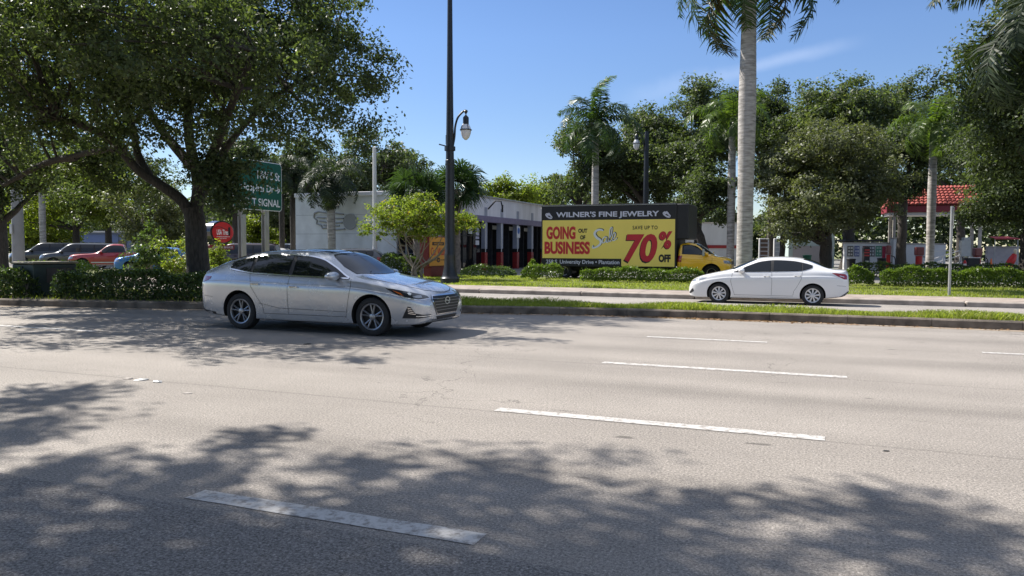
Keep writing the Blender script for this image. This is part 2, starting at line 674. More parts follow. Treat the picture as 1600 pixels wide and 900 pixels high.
g = MB()
g.sheet([(XL, 39.2, -.026), (XR, 39.2, -.026), (XR, 130, .02), (XL, 130, .02)])
structure('parking_lot', g, M['asphalt_lot'])
# ------------------------------------------------------------------ foliage tools
def leaves_mesh(name, pos, nrm, size, aspect=.5, seed=0, fold=.25):
    rng = np.random.default_rng(seed)
    n = len(pos)
    nrm = nrm / np.maximum(np.linalg.norm(nrm, axis=1, keepdims=True), 1e-6)
    rv = rng.normal(size=(n, 3))
    t = rv - nrm * (rv * nrm).sum(1, keepdims=True)
    t /= np.maximum(np.linalg.norm(t, axis=1, keepdims=True), 1e-6)
    b = np.cross(nrm, t)
    s = size[:, None]
    v = np.empty((n, 4, 3), np.float32)
    v[:, 0] = pos - t * s * .5
    v[:, 1] = pos + b * s * aspect * .5 + nrm * s * fold * .3
    v[:, 2] = pos + t * s * .5 - nrm * s * fold * .4
    v[:, 3] = pos - b * s * aspect * .5 + nrm * s * fold * .3
    return quads(name, v)


def quads(name, v):
    n = len(v)
    me = bpy.data.meshes.new(name)
    me.vertices.add(n * 4)
    me.vertices.foreach_set('co', np.ascontiguousarray(v, np.float32).reshape(-1))
    me.loops.add(n * 4)
    me.loops.foreach_set('vertex_index', np.arange(n * 4, dtype=np.int32))
    me.polygons.add(n)
    me.polygons.foreach_set('loop_start', np.arange(n, dtype=np.int32) * 4)
    me.polygons.foreach_set('loop_total', np.full(n, 4, np.int32))
    me.update(calc_edges=True)
    return me


def crown(name, lobes, nclump, nleaf, cr, leaf, seed, shell=.5, stretch=.35, up=.6, flat=.65, droop=0.0):
    """lobes: (cx,cy,cz,rx,ry,rz). Leaves gather in clumps spread through the lobes. Returns mesh and clump centres."""
    rng = np.random.default_rng(seed)
    lobes = np.array(lobes, float)
    w = (lobes[:, 3] * lobes[:, 4] * lobes[:, 5]) ** .75
    pick = rng.choice(len(lobes), nclump, p=w / w.sum())
    d = rng.normal(size=(nclump, 3))
    d /= np.linalg.norm(d, axis=1, keepdims=True)
    rad = rng.uniform(shell ** 2, 1, nclump) ** .5
    # knobbly outline
    rad *= 1 + .16 * np.sin(d[:, 0] * 5 + seed) * np.cos(d[:, 2] * 4 + d[:, 1] * 6)
    cen = lobes[pick, :3] + d * lobes[pick, 3:] * rad[:, None]
    P, Nn, S = [], [], []
    for i in range(nclump):
        k = int(nleaf * rng.uniform(.5, 1.5))
        r = cr * rng.uniform(.6, 1.35)
        o = rng.normal(size=(k, 3)) * r * .5 * np.array([1, 1, flat])
        nr_ = np.linalg.norm(o, axis=1, keepdims=True)
        o = o * np.minimum(1, r * 1.05 / np.maximum(nr_, 1e-6))
        if rng.random() < stretch:
            ax = d[i] + rng.normal(size=3) * .5
            ax[2] = ax[2] * .5 - droop
            ax /= np.linalg.norm(ax)
            o = o * .6 + ax[None] * rng.uniform(-.4, 1.3, (k, 1)) * r
        P.append(cen[i] + o)
        Nn.append(o / max(r, .01) * .5 + rng.normal(size=(k, 3)) * .7 + np.array([0, 0, up]) + d[i] * .3)
        S.append(leaf * rng.uniform(.55, 1.35, k))
    return leaves_mesh(name, np.concatenate(P), np.concatenate(Nn), np.concatenate(S), seed=seed), cen


def bend(rnd, a, b, n=5, wob=.12, sag=0.0):
    a, b = Vector(a), Vector(b)
    L_ = (b - a).length
    out = []
    off = Vector((rnd.uniform(-1, 1), rnd.uniform(-1, 1), rnd.uniform(-.4, .8))) * wob * L_
    for i in range(n + 1):
        t = i / n
        p = a.lerp(b, t) + off * (4 * t * (1 - t)) * .5 + Vector((rnd.uniform(-1, 1), rnd.uniform(-1, 1), rnd.uniform(-1, 1))) * wob * .12 * L_ * (0 < i < n)
        p.z += sag * 4 * t * (1 - t)
        out.append(p)
    return out


def trunk_mb(rnd, h, r, cen, nlimb=7, ntwig=26, lean=(0, 0), flare=1.5, fork=None):
    mb = MB()
    top = Vector((lean[0], lean[1], h))
    pts, rad = [], []
    for i in range(8):
        t = i / 7
        pts.append(Vector((lean[0] * t * t + rnd.uniform(-.03, .03) * (i > 0), lean[1] * t * t, h * t)))
        rad.append(r * (1 + (flare - 1) * max(0, 1 - t * 5) ** 2) * (1 - .18 * t))
    mb.tube(pts, rad, 12)
    cen = sorted([Vector(c) for c in cen], key=lambda c: rnd.random())
    limbs = []
    for i in range(nlimb):
        c = cen[i % len(cen)]
        e = top.lerp(c, .8)
        pl = bend(rnd, top - Vector((0, 0, rnd.uniform(0, .25) * h * .5)), e, 6, .16)
        r0 = r * rnd.uniform(.42, .66)
        mb.tube(pl, [r0 * (1 - .75 * k / 6) for k in range(7)], 7)
        limbs += [(p, r0 * (1 - .75 * k / 6)) for k, p in enumerate(pl) if k >= 2]
    for c in cen[nlimb:nlimb + ntwig]:
        p, r0 = min(limbs, key=lambda q: (q[0] - c).length)
        if (p - c).length > .3:
            mb.tube(bend(rnd, p, c, 4, .2), [max(.012, r0 * .5 * (1 - .8 * k / 4)) for k in range(5)], 5)
    return mb


M['oak_leaf'] = leafmat('live_oak_leaf', (.040, .056, .031), (.112, .140, .068), .42, .48, accent=(.17, .18, .10))
M['oak_leaf_light'] = leafmat('olive_oak_leaf', (.075, .085, .050), (.165, .178, .098), .32, .45)
M['dark_leaf'] = leafmat('dark_leaf', (.036, .050, .029), (.102, .128, .064), .4, .5)
M['lime_leaf'] = leafmat('lime_leaf', (.10, .14, .028), (.24, .28, .06), .45, .5, accent=(.30, .22, .06))
M['yellow_leaf'] = leafmat('yellow_green_leaf', (.09, .12, .02), (.20, .23, .045), .5, .5)
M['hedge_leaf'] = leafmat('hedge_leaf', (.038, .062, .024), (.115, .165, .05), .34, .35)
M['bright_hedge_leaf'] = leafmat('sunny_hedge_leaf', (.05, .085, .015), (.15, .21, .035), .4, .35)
M['frond'] = leafmat('palm_frond', (.022, .042, .016), (.06, .10, .035), .3, .35)
M['frond_bright'] = leafmat('bright_palm_frond', (.06, .10, .024), (.12, .165, .04), .4, .35)
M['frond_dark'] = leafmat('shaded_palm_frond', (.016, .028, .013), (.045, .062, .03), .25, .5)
M['frond_dry'] = leafmat('drying_palm_frond', (.05, .055, .022), (.11, .095, .05), .25, .5)
M['grass'] = leafmat('lawn_grass', (.15, .185, .035), (.32, .35, .085), .45, .5, accent=(.34, .30, .12))


def make_tree(label, loc, lobes, trunk_h, trunk_r, nclump, nleaf, cr, leaf, seed, leafm, barkm='bark', lean=(0, 0), group=None, name='oak_tree', cat='tree', nlimb=7, ntwig=24, **kw):
    t = thing(name, label, cat, loc, 0, group)
    me, cen = crown('crown', lobes, nclump, nleaf, cr, leaf, seed, **kw)
    rnd = random.Random(seed)
    trunk_mb(rnd, trunk_h, trunk_r, cen, nlimb, ntwig, lean).build('trunk', M[barkm], t, True, 60)
    link('crown', me, M[leafm], t)
    return t


# palms ---------------------------------------------------------------------
def frond_mesh(seed, length=3.4, droop=1.0, leaflet=.62, plume=.5, n=70, up=.8):
    """a pinnate frond that starts at the origin, heads along +x and arches down"""
    rnd = random.Random(seed)
    rs = np.random.default_rng(seed)
    ribs = []
    x, z, a = 0.0, 0.0, up
    for i in range(n + 1):
        ribs.append(Vector((x, 0, z)))
        ds = length / n
        x += math.cos(a) * ds
        z += math.sin(a) * ds
        a -= (up + droop) / n * (1.25 if i > n * .25 else .3)
    v = []
    for i in range(4, n + 1):
        p = ribs[i]
        t = (ribs[min(i + 1, n)] - ribs[i - 1]).normalized()
        side = Vector((0, 1, 0))
        upv = side.cross(t) * -1
        f = i / n
        L_ = leaflet * (math.sin(math.pi * min(1, .12 + f * .86)) ** .55) * rnd.uniform(.85, 1.1)
        for s in (-1, 1):
            for rep in range(1):
                el = rnd.uniform(-plume, plume)
                d = (side * s * math.cos(el) + upv * math.sin(el) + t * rnd.uniform(.35, .7)).normalized()
                w = t * .034 * (1.1 - .3 * f) + Vector((0, 0, rnd.uniform(-.01, .01)))
                m_ = p + d * L_ * .55 + Vector((0, 0, -.05 * L_))
                e = p + d * L_ + Vector((0, 0, -L_ * rnd.uniform(.25, .5)))
                v.append([p - w * .6, p + w * .6, m_ + w, m_ - w])
                v.append([m_ - w, m_ + w, e + w * .12, e - w * .12])
    v = np.array([[list(q) for q in f4] for f4 in v], np.float32)
    me = quads('frond', v)
    # rachis
    bm = bmesh.new()
    bm.from_mesh(me)
    mb = MB()
    mb.tube([tuple(p) for p in ribs[::6] + [ribs[-1]]], [.035 * (1 - .85 * k / (n // 6 + 1)) for k in range(len(ribs[::6]) + 1)], 5)
    off = [bm.verts.new(p) for p in mb.v]
    for f in mb.f: bm.faces.new([off[i] for i in f])
    bm.to_mesh(me)
    bm.free()
    return me


FR = {}


def fronds(kind):
    if kind not in FR:
        ms = []
        for i, (dr, up, ln) in enumerate(((.9, .9, 3.2), (1.35, .7, 3.3), (1.9, .5, 3.2), (1.5, 1.0, 3.4))):
            me = frond_mesh(31 + i, ln, dr, .68, .55, 74, up)
            me.materials.append(M[kind])
            ms.append(me)
        FR[kind] = ms
    return FR[kind]


def palm(label, loc, h, r, nfrond, scale, seed, kind='frond', group='royal palms along the street', shaft=1.1, bulge=.12, spear=None, dry=0, tilt=(.15, 1.35), name='royal_palm', trunkm='palm_bark', lean=(0, 0)):
    t = thing(name, label, 'palm tree', loc, 0, group)
    rnd = random.Random(seed)
    mb = MB()
    prof = []
    n = int(h / .09)
    for i in range(n + 1):
        f = i / n
        rr = r * (1.0 + .35 * max(0, 1 - f * 14) ** 2 + bulge * math.exp(-((f - .62) / .2) ** 2) - .12 * f)
        rr *= 1 + (.012 if i % 3 == 0 else 0)
        prof.append((rr, h * f))
    mb.lathe(prof, 18)
    if lean != (0, 0):
        mb.v = [(x + lean[0] * (z / h) ** 2, y + lean[1] * (z / h) ** 2, z) for x, y, z in mb.v]
    mb.build('trunk', M[trunkm], t, True, 50)
    top = Vector((lean[0], lean[1], h))
    if shaft > 0:
        cs = MB()
        cs.lathe([(r * .92, 0), (r * 1.0, .12), (r * .86, shaft * .5), (r * .5, shaft), (r * .2, shaft * 1.15)], 14, c=tuple(top))
        cs.build('crownshaft', pm_shaft(), t, True, 50)
    ms = fronds(kind)
    for i in range(nfrond):
        f = (i + .5) / nfrond
        az = i * 2.39996 + rnd.uniform(-.25, .25)
        pitch = tilt[0] + (tilt[1] - tilt[0]) * f
        k = 0 if f < .3 else (1 if f < .6 else 2)
        if spear is not None and i == 0: k, pitch = 0, -.55
        me = ms[k if k < 3 else 1]
        if dry and i >= nfrond - dry: me = fronds('frond_dry')[2]
        if spear is not None and i == 0: me = fronds(spear)[0]
        o = link('frond', me, None, t)
        s = scale * rnd.uniform(.88, 1.1)
        o.scale = (s, s, s)
        o.location = top + Vector((0, 0, shaft * rnd.uniform(.85, 1.0) if shaft else 0)) + Vector((math.cos(az), math.sin(az), 0)) * r * .3
        # tilt about local y: positive pitch lowers the frond
        o.rotation_euler = (rnd.uniform(-.3, .3), pitch - .45, az)
    return t


_shaft = []


def pm_shaft():
    if not _shaft: _shaft.append(pmat('green_crownshaft', (.10, .15, .05), .5, var=.3, scale=3))
    return _shaft[0]


def fan_palm(label, loc, h, r, nfan, fan_r, crown_r, seed, leafm='frond', group=None):
    t = thing('sabal_palm', label, 'palm tree', loc, 0, group)
    rnd = random.Random(seed)
    mb = MB()
    mb.lathe([(r * (1.15 if i % 2 else 1.0) * (1 + .4 * max(0, 1 - i / 5)), h * i / 24) for i in range(25)], 12)
    mb.build('trunk', M['thin_bark'], t, True, 40)
    v = []
    for i in range(nfan):
        u = (i + .5) / nfan
        el = math.asin(1 - 1.55 * u)
        az = i * 2.39996
        d = Vector((math.cos(el) * math.cos(az), math.cos(el) * math.sin(az), math.sin(el)))
        c = Vector((0, 0, h)) + d * crown_r * rnd.uniform(.45, .75) + Vector((0, 0, .1))
        s1 = d.orthogonal().normalized()
        s1 = Matrix.Rotation(rnd.uniform(0, 6.28), 3, d) @ s1
        s2 = d.cross(s1)
        s1 = (s1 + d * .2).normalized()
        nb = 26
        for k in range(nb):
            a = -2.3 + 4.6 * k / (nb - 1)
            dir_ = (d * math.cos(a) * .9 + s2 * math.sin(a) + s1 * rnd.uniform(-.12, .12)).normalized()
            L_ = fan_r * rnd.uniform(.85, 1.1)
            w = dir_.cross(s1).normalized() * .042
            m_ = c + dir_ * L_ * .6
            e = c + dir_ * L_ + Vector((0, 0, -L_ * rnd.uniform(.2, .5)))
            v.append([c - w * .3, c + w * .3, m_ + w, m_ - w])
            v.append([m_ - w, m_ + w, e + w * .1, e - w * .1])
        w = d.cross(Vector((0, 0, 1))).normalized() * .02 if abs(d.z) < .99 else Vector((.02, 0, 0))
        b0 = Vector((0, 0, h - .1))
        v.append([b0 - w, b0 + w, c + w, c - w])
    me = quads('crown', np.array([[list(q) for q in f] for f in v], np.float32))
    link('crown', me, M[leafm], t)
    return t


# hedges ---------------------------------------------------------------------
def hedge(label, path, width, height, nleaf, leaf, seed, leafm, group, z0=0.0, name='hedge', gaps=.0, bare=.0):
    """clipped shrubs along a polyline; uneven top and sides, stems showing where the base is bare"""
    rng = np.random.default_rng(seed)
    path = [Vector((p[0], p[1], 0)) for p in path]
    seg = [(path[i + 1] - path[i]).length for i in range(len(path) - 1)]
    tot = sum(seg)

    def pt(s):
        for i, L_ in enumerate(seg):
            if s <= L_ or i == len(seg) - 1:
                t = (path[i + 1] - path[i]).normalized()
                return path[i] + t * s, Vector((-t.y, t.x, 0))
            s -= L_
    mid = path[0].lerp(path[-1], .5)
    t = thing(name, label, 'hedge', (mid.x, mid.y, z0), 0, group)
    P, Nn = [], []
    ph = rng.uniform(0, 6, 6)
    n = nleaf
    s = rng.uniform(0, tot, n)
    face = rng.random(n)
    for i in range(n):
        p, nr = pt(s[i])
        e = min(s[i], tot - s[i])
        H = height * (1 + .09 * math.sin(s[i] * 2.1 + ph[0]) + .07 * math.sin(s[i] * 5.3 + ph[1])) * min(1, .72 + e * .9)
        W = width * .5 * (1 + .12 * math.sin(s[i] * 3.1 + ph[2]) + .1 * math.sin(s[i] * 7.7 + ph[3])) * min(1, .6 + e)
        zlo = height * bare * (.6 + .5 * math.sin(s[i] * 4.1 + ph[4]) ** 2)
        u = face[i]
        if u < .42:      # front / back skins
            side = -1 if u < .29 else 1
            z = zlo + (H - zlo) * rng.random() ** .85
            q = p + nr * side * (W * (1 - .25 * (z / H) ** 3 - (.25 if z < H * .2 else 0)) + rng.normal() * .05)
            nn = nr * side + Vector((0, 0, .3))
        elif u < .75:    # top
            z = H + rng.normal() * .035
            q = p + nr * rng.uniform(-W, W)
            nn = Vector((0, 0, 1))
        else:
            z = zlo + (H - zlo) * rng.random()
            q = p + nr * rng.uniform(-W, W) * .9
            nn = Vector((0, 0, .5))
        if rng.random() < .04: z += rng.random() * .12
        P.append((q.x - mid.x, q.y - mid.y, z))
        Nn.append(tuple(nn + Vector(rng.normal(size=3)) * .75))
    me = leaves_mesh('foliage', np.array(P), np.array(Nn), leaf * rng.uniform(.6, 1.35, n), .55, seed)
    link('foliage', me, M[leafm], t)
    st = MB()
    k = max(int(tot / .45) + 1, 3)
    for i in range(k):
        p, nr = pt(min(tot, (i + .5) * tot / k))
        p = p - mid
        for j in range(3):
            a = Vector((p.x + rng.normal() * .05, p.y + rng.normal() * .05, 0))
            b = a + Vector((rng.normal() * .16, rng.normal() * .14, height * rng.uniform(.6, .85)))
            st.tube([a, a.lerp(b, .5) + Vector((rng.normal() * .03, 0, 0)), b], [.014, .011, .006], 5)
    if k > 13: st.build('stems', M['thin_bark'], t)
    return t
# ------------------------------------------------------------------ cars
def pchip(pts):
    pts = sorted(pts)
    x = np.array([p[0] for p in pts], float)
    y = np.array([p[1] for p in pts], float)
    h = np.diff(x)
    d = np.diff(y) / h
    m = np.zeros_like(x)
    for i in range(1, len(x) - 1):
        if d[i - 1] * d[i] > 0:
            w1, w2 = 2 * h[i] + h[i - 1], h[i] + 2 * h[i - 1]
            m[i] = (w1 + w2) / (w1 / d[i - 1] + w2 / d[i])
    m[0], m[-1] = d[0], d[-1]

    def f(q):
        q = min(max(q, x[0]), x[-1])
        i = min(max(int(np.searchsorted(x, q)) - 1, 0), len(h) - 1)
        t = (q - x[i]) / h[i]
        return float((1 + 2 * t) * (1 - t) ** 2 * y[i] + t * (1 - t) ** 2 * h[i] * m[i] + t * t * (3 - 2 * t) * y[i + 1] + t * t * (t - 1) * h[i] * m[i + 1])
    return f


def catmull(pts, sub):
    P = [Vector(p) for p in pts]
    P = [P[0] * 2 - P[1]] + P + [P[-1] * 2 - P[-2]]
    out = []
    for i in range(1, len(P) - 2):
        p0, p1, p2, p3 = P[i - 1], P[i], P[i + 1], P[i + 2]
        t0 = 0
        t1 = t0 + max((p1 - p0).length, 1e-4) ** .5
        t2 = t1 + max((p2 - p1).length, 1e-4) ** .5
        t3 = t2 + max((p3 - p2).length, 1e-4) ** .5
        for k in range(sub):
            t = t1 + (t2 - t1) * k / sub
            a1 = p0 * ((t1 - t) / (t1 - t0)) + p1 * ((t - t0) / (t1 - t0))
            a2 = p1 * ((t2 - t) / (t2 - t1)) + p2 * ((t - t1) / (t2 - t1))
            a3 = p2 * ((t3 - t) / (t3 - t2)) + p3 * ((t - t2) / (t3 - t2))
            b1 = a1 * ((t2 - t) / (t2 - t0)) + a2 * ((t - t0) / (t2 - t0))
            b2 = a2 * ((t3 - t) / (t3 - t1)) + a3 * ((t - t1) / (t3 - t1))
            out.append(b1 * ((t2 - t) / (t2 - t1)) + b2 * ((t - t1) / (t2 - t1)))
    out.append(P[-2])
    return out


def inside(p, poly):
    c = False
    n = len(poly)
    j = n - 1
    for i in range(n):
        if (poly[i][1] > p[1]) != (poly[j][1] > p[1]) and p[0] < (poly[j][0] - poly[i][0]) * (p[1] - poly[i][1]) / (poly[j][1] - poly[i][1]) + poly[i][0]:
            c = not c
        j = i
    return c


class Skin:
    """projects outlines onto a body surface"""

    def __init__(self, bvh):
        self.bvh = bvh

    def frame(self, d):
        d = Vector(d).normalized()
        ref = Vector((0, 0, 1)) if abs(d.z) < .9 else Vector((-1, 0, 0))
        v = (ref - d * ref.dot(d)).normalized()
        u = v.cross(d)
        return u, v, d

    def hit(self, p, d, off):
        o = p - d * p.dot(d) + d * 6
        loc, nrm, _, _ = self.bvh.ray_cast(o, -d)
        if loc is None:
            loc, nrm, _, _ = self.bvh.find_nearest(p)
        if nrm.dot(d) < 0: nrm = -nrm
        return loc + nrm * off

    def patch(self, pts, d, off, name, mat, parent, res=.05):
        u, v, d = self.frame(d)
        poly = [(Vector(p).dot(u), Vector(p).dot(v)) for p in pts]
        # subdivide outline
        ring = []
        for i in range(len(poly)):
            a, b = Vector(poly[i]), Vector(poly[(i + 1) % len(poly)])
            k = max(1, int((b - a).length / res))
            ring += [a.lerp(b, j / k) for j in range(k)]
        x0, x1 = min(p.x for p in ring), max(p.x for p in ring)
        y0, y1 = min(p.y for p in ring), max(p.y for p in ring)
        vs = list(ring)
        rp = [(p.x, p.y) for p in ring]
        yy = y0 + res * .5
        while yy < y1:
            xx = x0 + res * .5
            while xx < x1:
                if inside((xx, yy), rp) and min((Vector((xx, yy)) - q).length for q in ring) > res * .35:
                    vs.append(Vector((xx, yy)))
                xx += res
            yy += res
        n = len(ring)
        ov, oe, of, *_ = delaunay_2d_cdt(vs, [(i, (i + 1) % n) for i in range(n)], [], 1, 1e-5)
        P = [self.hit(u * q.x + v * q.y, d, off) for q in ov]
        me = bpy.data.meshes.new(name)
        me.from_pydata(P, [], of)
        shade(me, 60)
        return link(name, me, mat, parent)

    def strip(self, pts, d, w, off, res=.05, closed=False):
        """ribbon along a projected polyline -> (verts, faces)"""
        u, v, d = self.frame(d)
        pl = [Vector((Vector(p).dot(u), Vector(p).dot(v))) for p in pts]
        if closed: pl.append(pl[0])
        dense = []
        for a, b in zip(pl[:-1], pl[1:]):
            k = max(1, int((b - a).length / res))
            dense += [a.lerp(b, j / k) for j in range(k)]
        dense.append(pl[-1])
        vs, fs = [], []
        for i, p in enumerate(dense):
            t = (dense[min(i + 1, len(dense) - 1)] - dense[max(i - 1, 0)])
            t = t.normalized() if t.length > 1e-9 else Vector((1, 0))
            nn = Vector((-t.y, t.x)) * w / 2
            for q in (p - nn, p + nn):
                vs.append(self.hit(u * q.x + v * q.y, d, off))
        for i in range(len(dense) - 1):
            fs.append((2 * i, 2 * i + 2, 2 * i + 3, 2 * i + 1))
        return vs, fs


SEC = {}


def make_wheel(parent, name, x, y, z, Rt, wt, Rr, side, spokes, rim_mat, style):
    tw = thing(name, None, None, (x, y, z), 0)
    tw.parent = parent
    h = wt / 2
    mb = MB()
    mb.lathe([(Rr, -h * .85), (Rr + .02, -h * .98), (Rt - .05, -h), (Rt - .012, -h * .86), (Rt, -h * .62), (Rt, -h * .2), (Rt - .006, -h * .17), (Rt - .006, -h * .1), (Rt, -h * .07), (Rt, h * .07), (Rt - .006, h * .1), (Rt - .006, h * .17), (Rt, h * .2), (Rt, h * .62), (Rt - .012, h * .86), (Rt - .05, h), (Rr + .02, h * .98), (Rr, h * .85)], 48, axis='y', caps=False)
    tyre = mb.build('tyre', M['rubber'], tw, True, 40)
    s = side
    rm = MB()
    yo = s * h * .80
    # barrel and lip
    rm.lathe([(Rr - .004, yo), (Rr + .012, yo + s * .012), (Rr + .004, yo + s * .02), (Rr - .016, yo + s * .012), (Rr - .022, yo - s * .02)], 40, axis='y', caps=False)

    def spoke(a0, a1, w0, w1, y0, y1, r0, r1, th=.022):
        p0 = Vector((math.cos(a0) * r0, 0, math.sin(a0) * r0))
        p1 = Vector((math.cos(a1) * r1, 0, math.sin(a1) * r1))
        t = (p1 - p0).normalized()
        n = Vector((-t.z, 0, t.x))
        q = []
        for p, w, yy in ((p0, w0, y0), (p1, w1, y1)):
            q += [p - n * w / 2 + Vector((0, yy - s * .006, 0)), p + Vector((0, yy, 0)), p + n * w / 2 + Vector((0, yy - s * .006, 0)), p + n * w / 2 + Vector((0, yy - s * th, 0)), p - n * w / 2 + Vector((0, yy - s * th, 0))]
        fs = [(i, (i + 1) % 5, (i + 1) % 5 + 5, i + 5) for i in range(5)] + [(4, 3, 2, 1, 0), (5, 6, 7, 8, 9)]
        rm.add(q, fs)
    if style == 'pairs':
        for k in range(spokes):
            a = 2 * math.pi * k / spokes + .3
            for e in (-1, 1):
                spoke(a + e * .10, a + e * .20, .026, .024, yo - s * .01, yo + s * .004, .045, Rr - .005, .03)
    else:
        for k in range(spokes):
            a = 2 * math.pi * k / spokes + .2
            spoke(a, a, .032, .058, yo + s * .012, yo + s * .004, .05, Rr - .008, .02)
    rm.lathe([(.062, yo - s * .03), (.055, yo - s * .004), (.034, yo + s * .004), (.0001, yo + s * .004)], 20, axis='y', caps=False)
    rim = rm.build('rim', rim_mat, tw, True, 35)
    ds = MB()
    ds.lathe([(Rr - .004, yo - s * .018), (Rr - .02, yo - s * .06), (.0001, yo - s * .06)], 32, axis='y', caps=False)
    ds.build('dark_backing', M['dark'], tw)  # dark dish standing in for shade in the hollow behind the spokes
    return tw


def make_car(name, label, cat, loc, rz, S, paint, group=None, detail=True):
    """S: spec with profile curves. local axes: x forward, y left, z up, origin on the ground mid wheelbase"""
    t = thing(name, label, cat, loc, rz, group)
    f = {k: pchip(S[k]) for k in ('zr', 'zrail', 'zs', 'zb', 'wm', 'wrail')}
    xf, xr = S['front'], S['rear']
    tuck = S.get('tuck', .055)
    N = S.get('n', 84)
    xs = []
    for i in range(N + 1):
        q = i / N
        xs.append(xr + (xf - xr) * q)
    # extra stations at the ends where the body rounds off
    xs = sorted(set(xs + [xf - d for d in (.005, .015, .035, .08)] + [xr + d for d in (.005, .015, .035, .08)]))
    sub = S.get('sub', 5)
    rows = []
    for x in xs:
        zb, zs, zl, zr, wm, wr = f['zb'](x), f['zs'](x), f['zrail'](x), f['zr'](x), f['wm'](x), f['wrail'](x)
        ws = max(wm - tuck, wr * .9)
        mid = zb + (zs - zb) * .42
        cz = zs - max(.02, (zs - zb) * .17)
        pts = [(0, zb), (wm - .16, zb), (wm - .045, zb + .015), (wm - .025, zb + .07), (wm, mid), (wm + .002, cz - .012), (wm - .012, cz + .012), (ws, zs), (wr, zl), (wr * .62, zl + (zr - zl) * .72), (0, zr)]
        if S.get('post'): pts = S['post'](x, pts)
        sec = catmull([(p[0], p[1], 0) for p in pts], sub)
        rows.append([Vector((x, -p.x, p.y)) for p in sec] + [Vector((x, p.x, p.y)) for p in sec[-2:0:-1]])
    n = len(rows[0])
    verts = [p for r in rows for p in r]
    faces = []
    for i in range(len(rows) - 1):
        for j in range(n):
            k = (j + 1) % n
            faces.append((i * n + j, (i + 1) * n + j, (i + 1) * n + k, i * n + k))
    faces.append(tuple(range(n)))
    faces.append(tuple(range(len(verts) - 1, len(verts) - n - 1, -1)))
    me = bpy.data.meshes.new('body')
    me.from_pydata(verts, [], faces)
    bm = bmesh.new()
    bm.from_mesh(me)
    bmesh.ops.recalc_face_normals(bm, faces=bm.faces)
    bm.to_mesh(me)
    bm.free()
    bvh = BVHTree.FromPolygons([v.co.copy() for v in me.vertices], [tuple(p.vertices) for p in me.polygons])
    sk = Skin(bvh)
    # wheel arches
    body = link('body', me, [paint, M['well']], t)
    Rt, wt = S['tyre']
    Ra = S.get('arch', Rt + .045)
    cut = MB()
    for ax in (S['axf'], S['axr']):
        for s in (-1, 1):
            cut.lathe([(Ra, s * (S['halfw'] - .30)), (Ra, s * (S['halfw'] + .3))], 56, c=(ax, 0, S['wz']), axis='y')
    cutter = cut.build('cutter', M['well'])
    md = body.modifiers.new('arches', 'BOOLEAN')
    md.object = cutter
    md.operation = 'DIFFERENCE'
    md.solver = 'EXACT'
    body.parent = None
    dg = bpy.context.evaluated_depsgraph_get()
    me2 = bpy.data.meshes.new_from_object(body.evaluated_get(dg))
    body.modifiers.clear()
    body.parent = t
    body.data = me2
    me2.name = 'body'
    bpy.data.objects.remove(cutter)
    me2.materials.clear()
    me2.materials.append(paint)
    me2.materials.append(M['well'])
    for p in me2.polygons:
        p.material_index = 0
        for ax in (S['axf'], S['axr']):
            if all(((me2.vertices[i].co.x - ax) ** 2 + (me2.vertices[i].co.z - S['wz']) ** 2) ** .5 < Ra + .002 for i in p.vertices):
                if abs(p.normal.y) < .5 or abs(p.center.y) < S['halfw'] - .25: p.material_index = 1
        if p.center.z < f['zb'](p.center.x) + .012 and abs(p.normal.z) > .8: p.material_index = 1
    shade(me2, 32)
    S['wheel_y'] = S['halfw'] - wt / 2 - S.get('inset', .035)
    for ax in (S['axf'], S['axr']):
        for s in (-1, 1):
            make_wheel(t, 'wheel', ax, s * S['wheel_y'], Rt - .004, Rt, wt, S['rim'], s, S['spokes'], S.get('rimmat', M['alloy']), S['style'])
    # glass ------------------------------------------------------
    zrail, zs = f['zrail'], f['zs']

    def dlo(x0, x1, lo=.022, hi=.045, step=.04):
        """side window outline between belt and roof rail, x0 rear, x1 front"""
        up, dn = [], []
        k = max(3, int((x1 - x0) / step))
        for i in range(k + 1):
            x = x0 + (x1 - x0) * i / k
            a, b = zs(x) + lo, zrail(x) - hi
            if S.get('dlo_rear') and x < S['dlo_rear'][0]:
                q = (S['dlo_rear'][0] - x) / (S['dlo_rear'][0] - S['dlo_rear'][1])
                a = a + (S['dlo_rear'][2] - a) * q ** 1.5
            if b - a > .012:
                up.append((x, b))
                dn.append((x, a))
        return dn + up[::-1]
    for s in (-1, 1):
        d = (0, s, 0)
        x0, x1 = S['dlo']
        full = dlo(x0, x1)
        sk.patch([(x, s, z) for x, z in full], d, .009, 'window_surround', S.get('surround', M['dark']), t, .04)
        for a, b in S['panes']:
            q = dlo(a, b, .034, .058)
            if len(q) > 5: sk.patch([(x, s, z) for x, z in q], d, .015, 'window', M['glass'], t, .04)
        if S.get('chrome', False):
            vs, fs = sk.strip([(x, s, z) for x, z in full], d, .02, .016, closed=True)
            c = MB()
            c.add(vs, fs)
            c.build('window_trim', M['chrome'], t, True, 60)
        # seams
        for pl in S['seams']:
            c = MB()
            c.add(*sk.strip([(x, s, z) for x, z in pl], d, .007, .0022, .04))
            c.build('panel_gap', M['dark'], t, True, 60)
        for hx, hz in S['handles']:
            p = sk.hit(Vector((hx, s, hz)), Vector(d), .022)
            hb = MB()
            hb.box((p.x, p.y, p.z), (.19, .022, .026), bevel=.008)
            hb.box((p.x - .07, p.y - s * .012, p.z), (.03, .03, .03))
            hb.box((p.x + .07, p.y - s * .012, p.z), (.03, .03, .03))
            hb.build('door_handle', S.get('handle_mat', paint), t, True, 40)
        # mirror
        mx, mz = S['mirror']
        p = sk.hit(Vector((mx, s, mz)), Vector(d), 0)
        mm = MB()
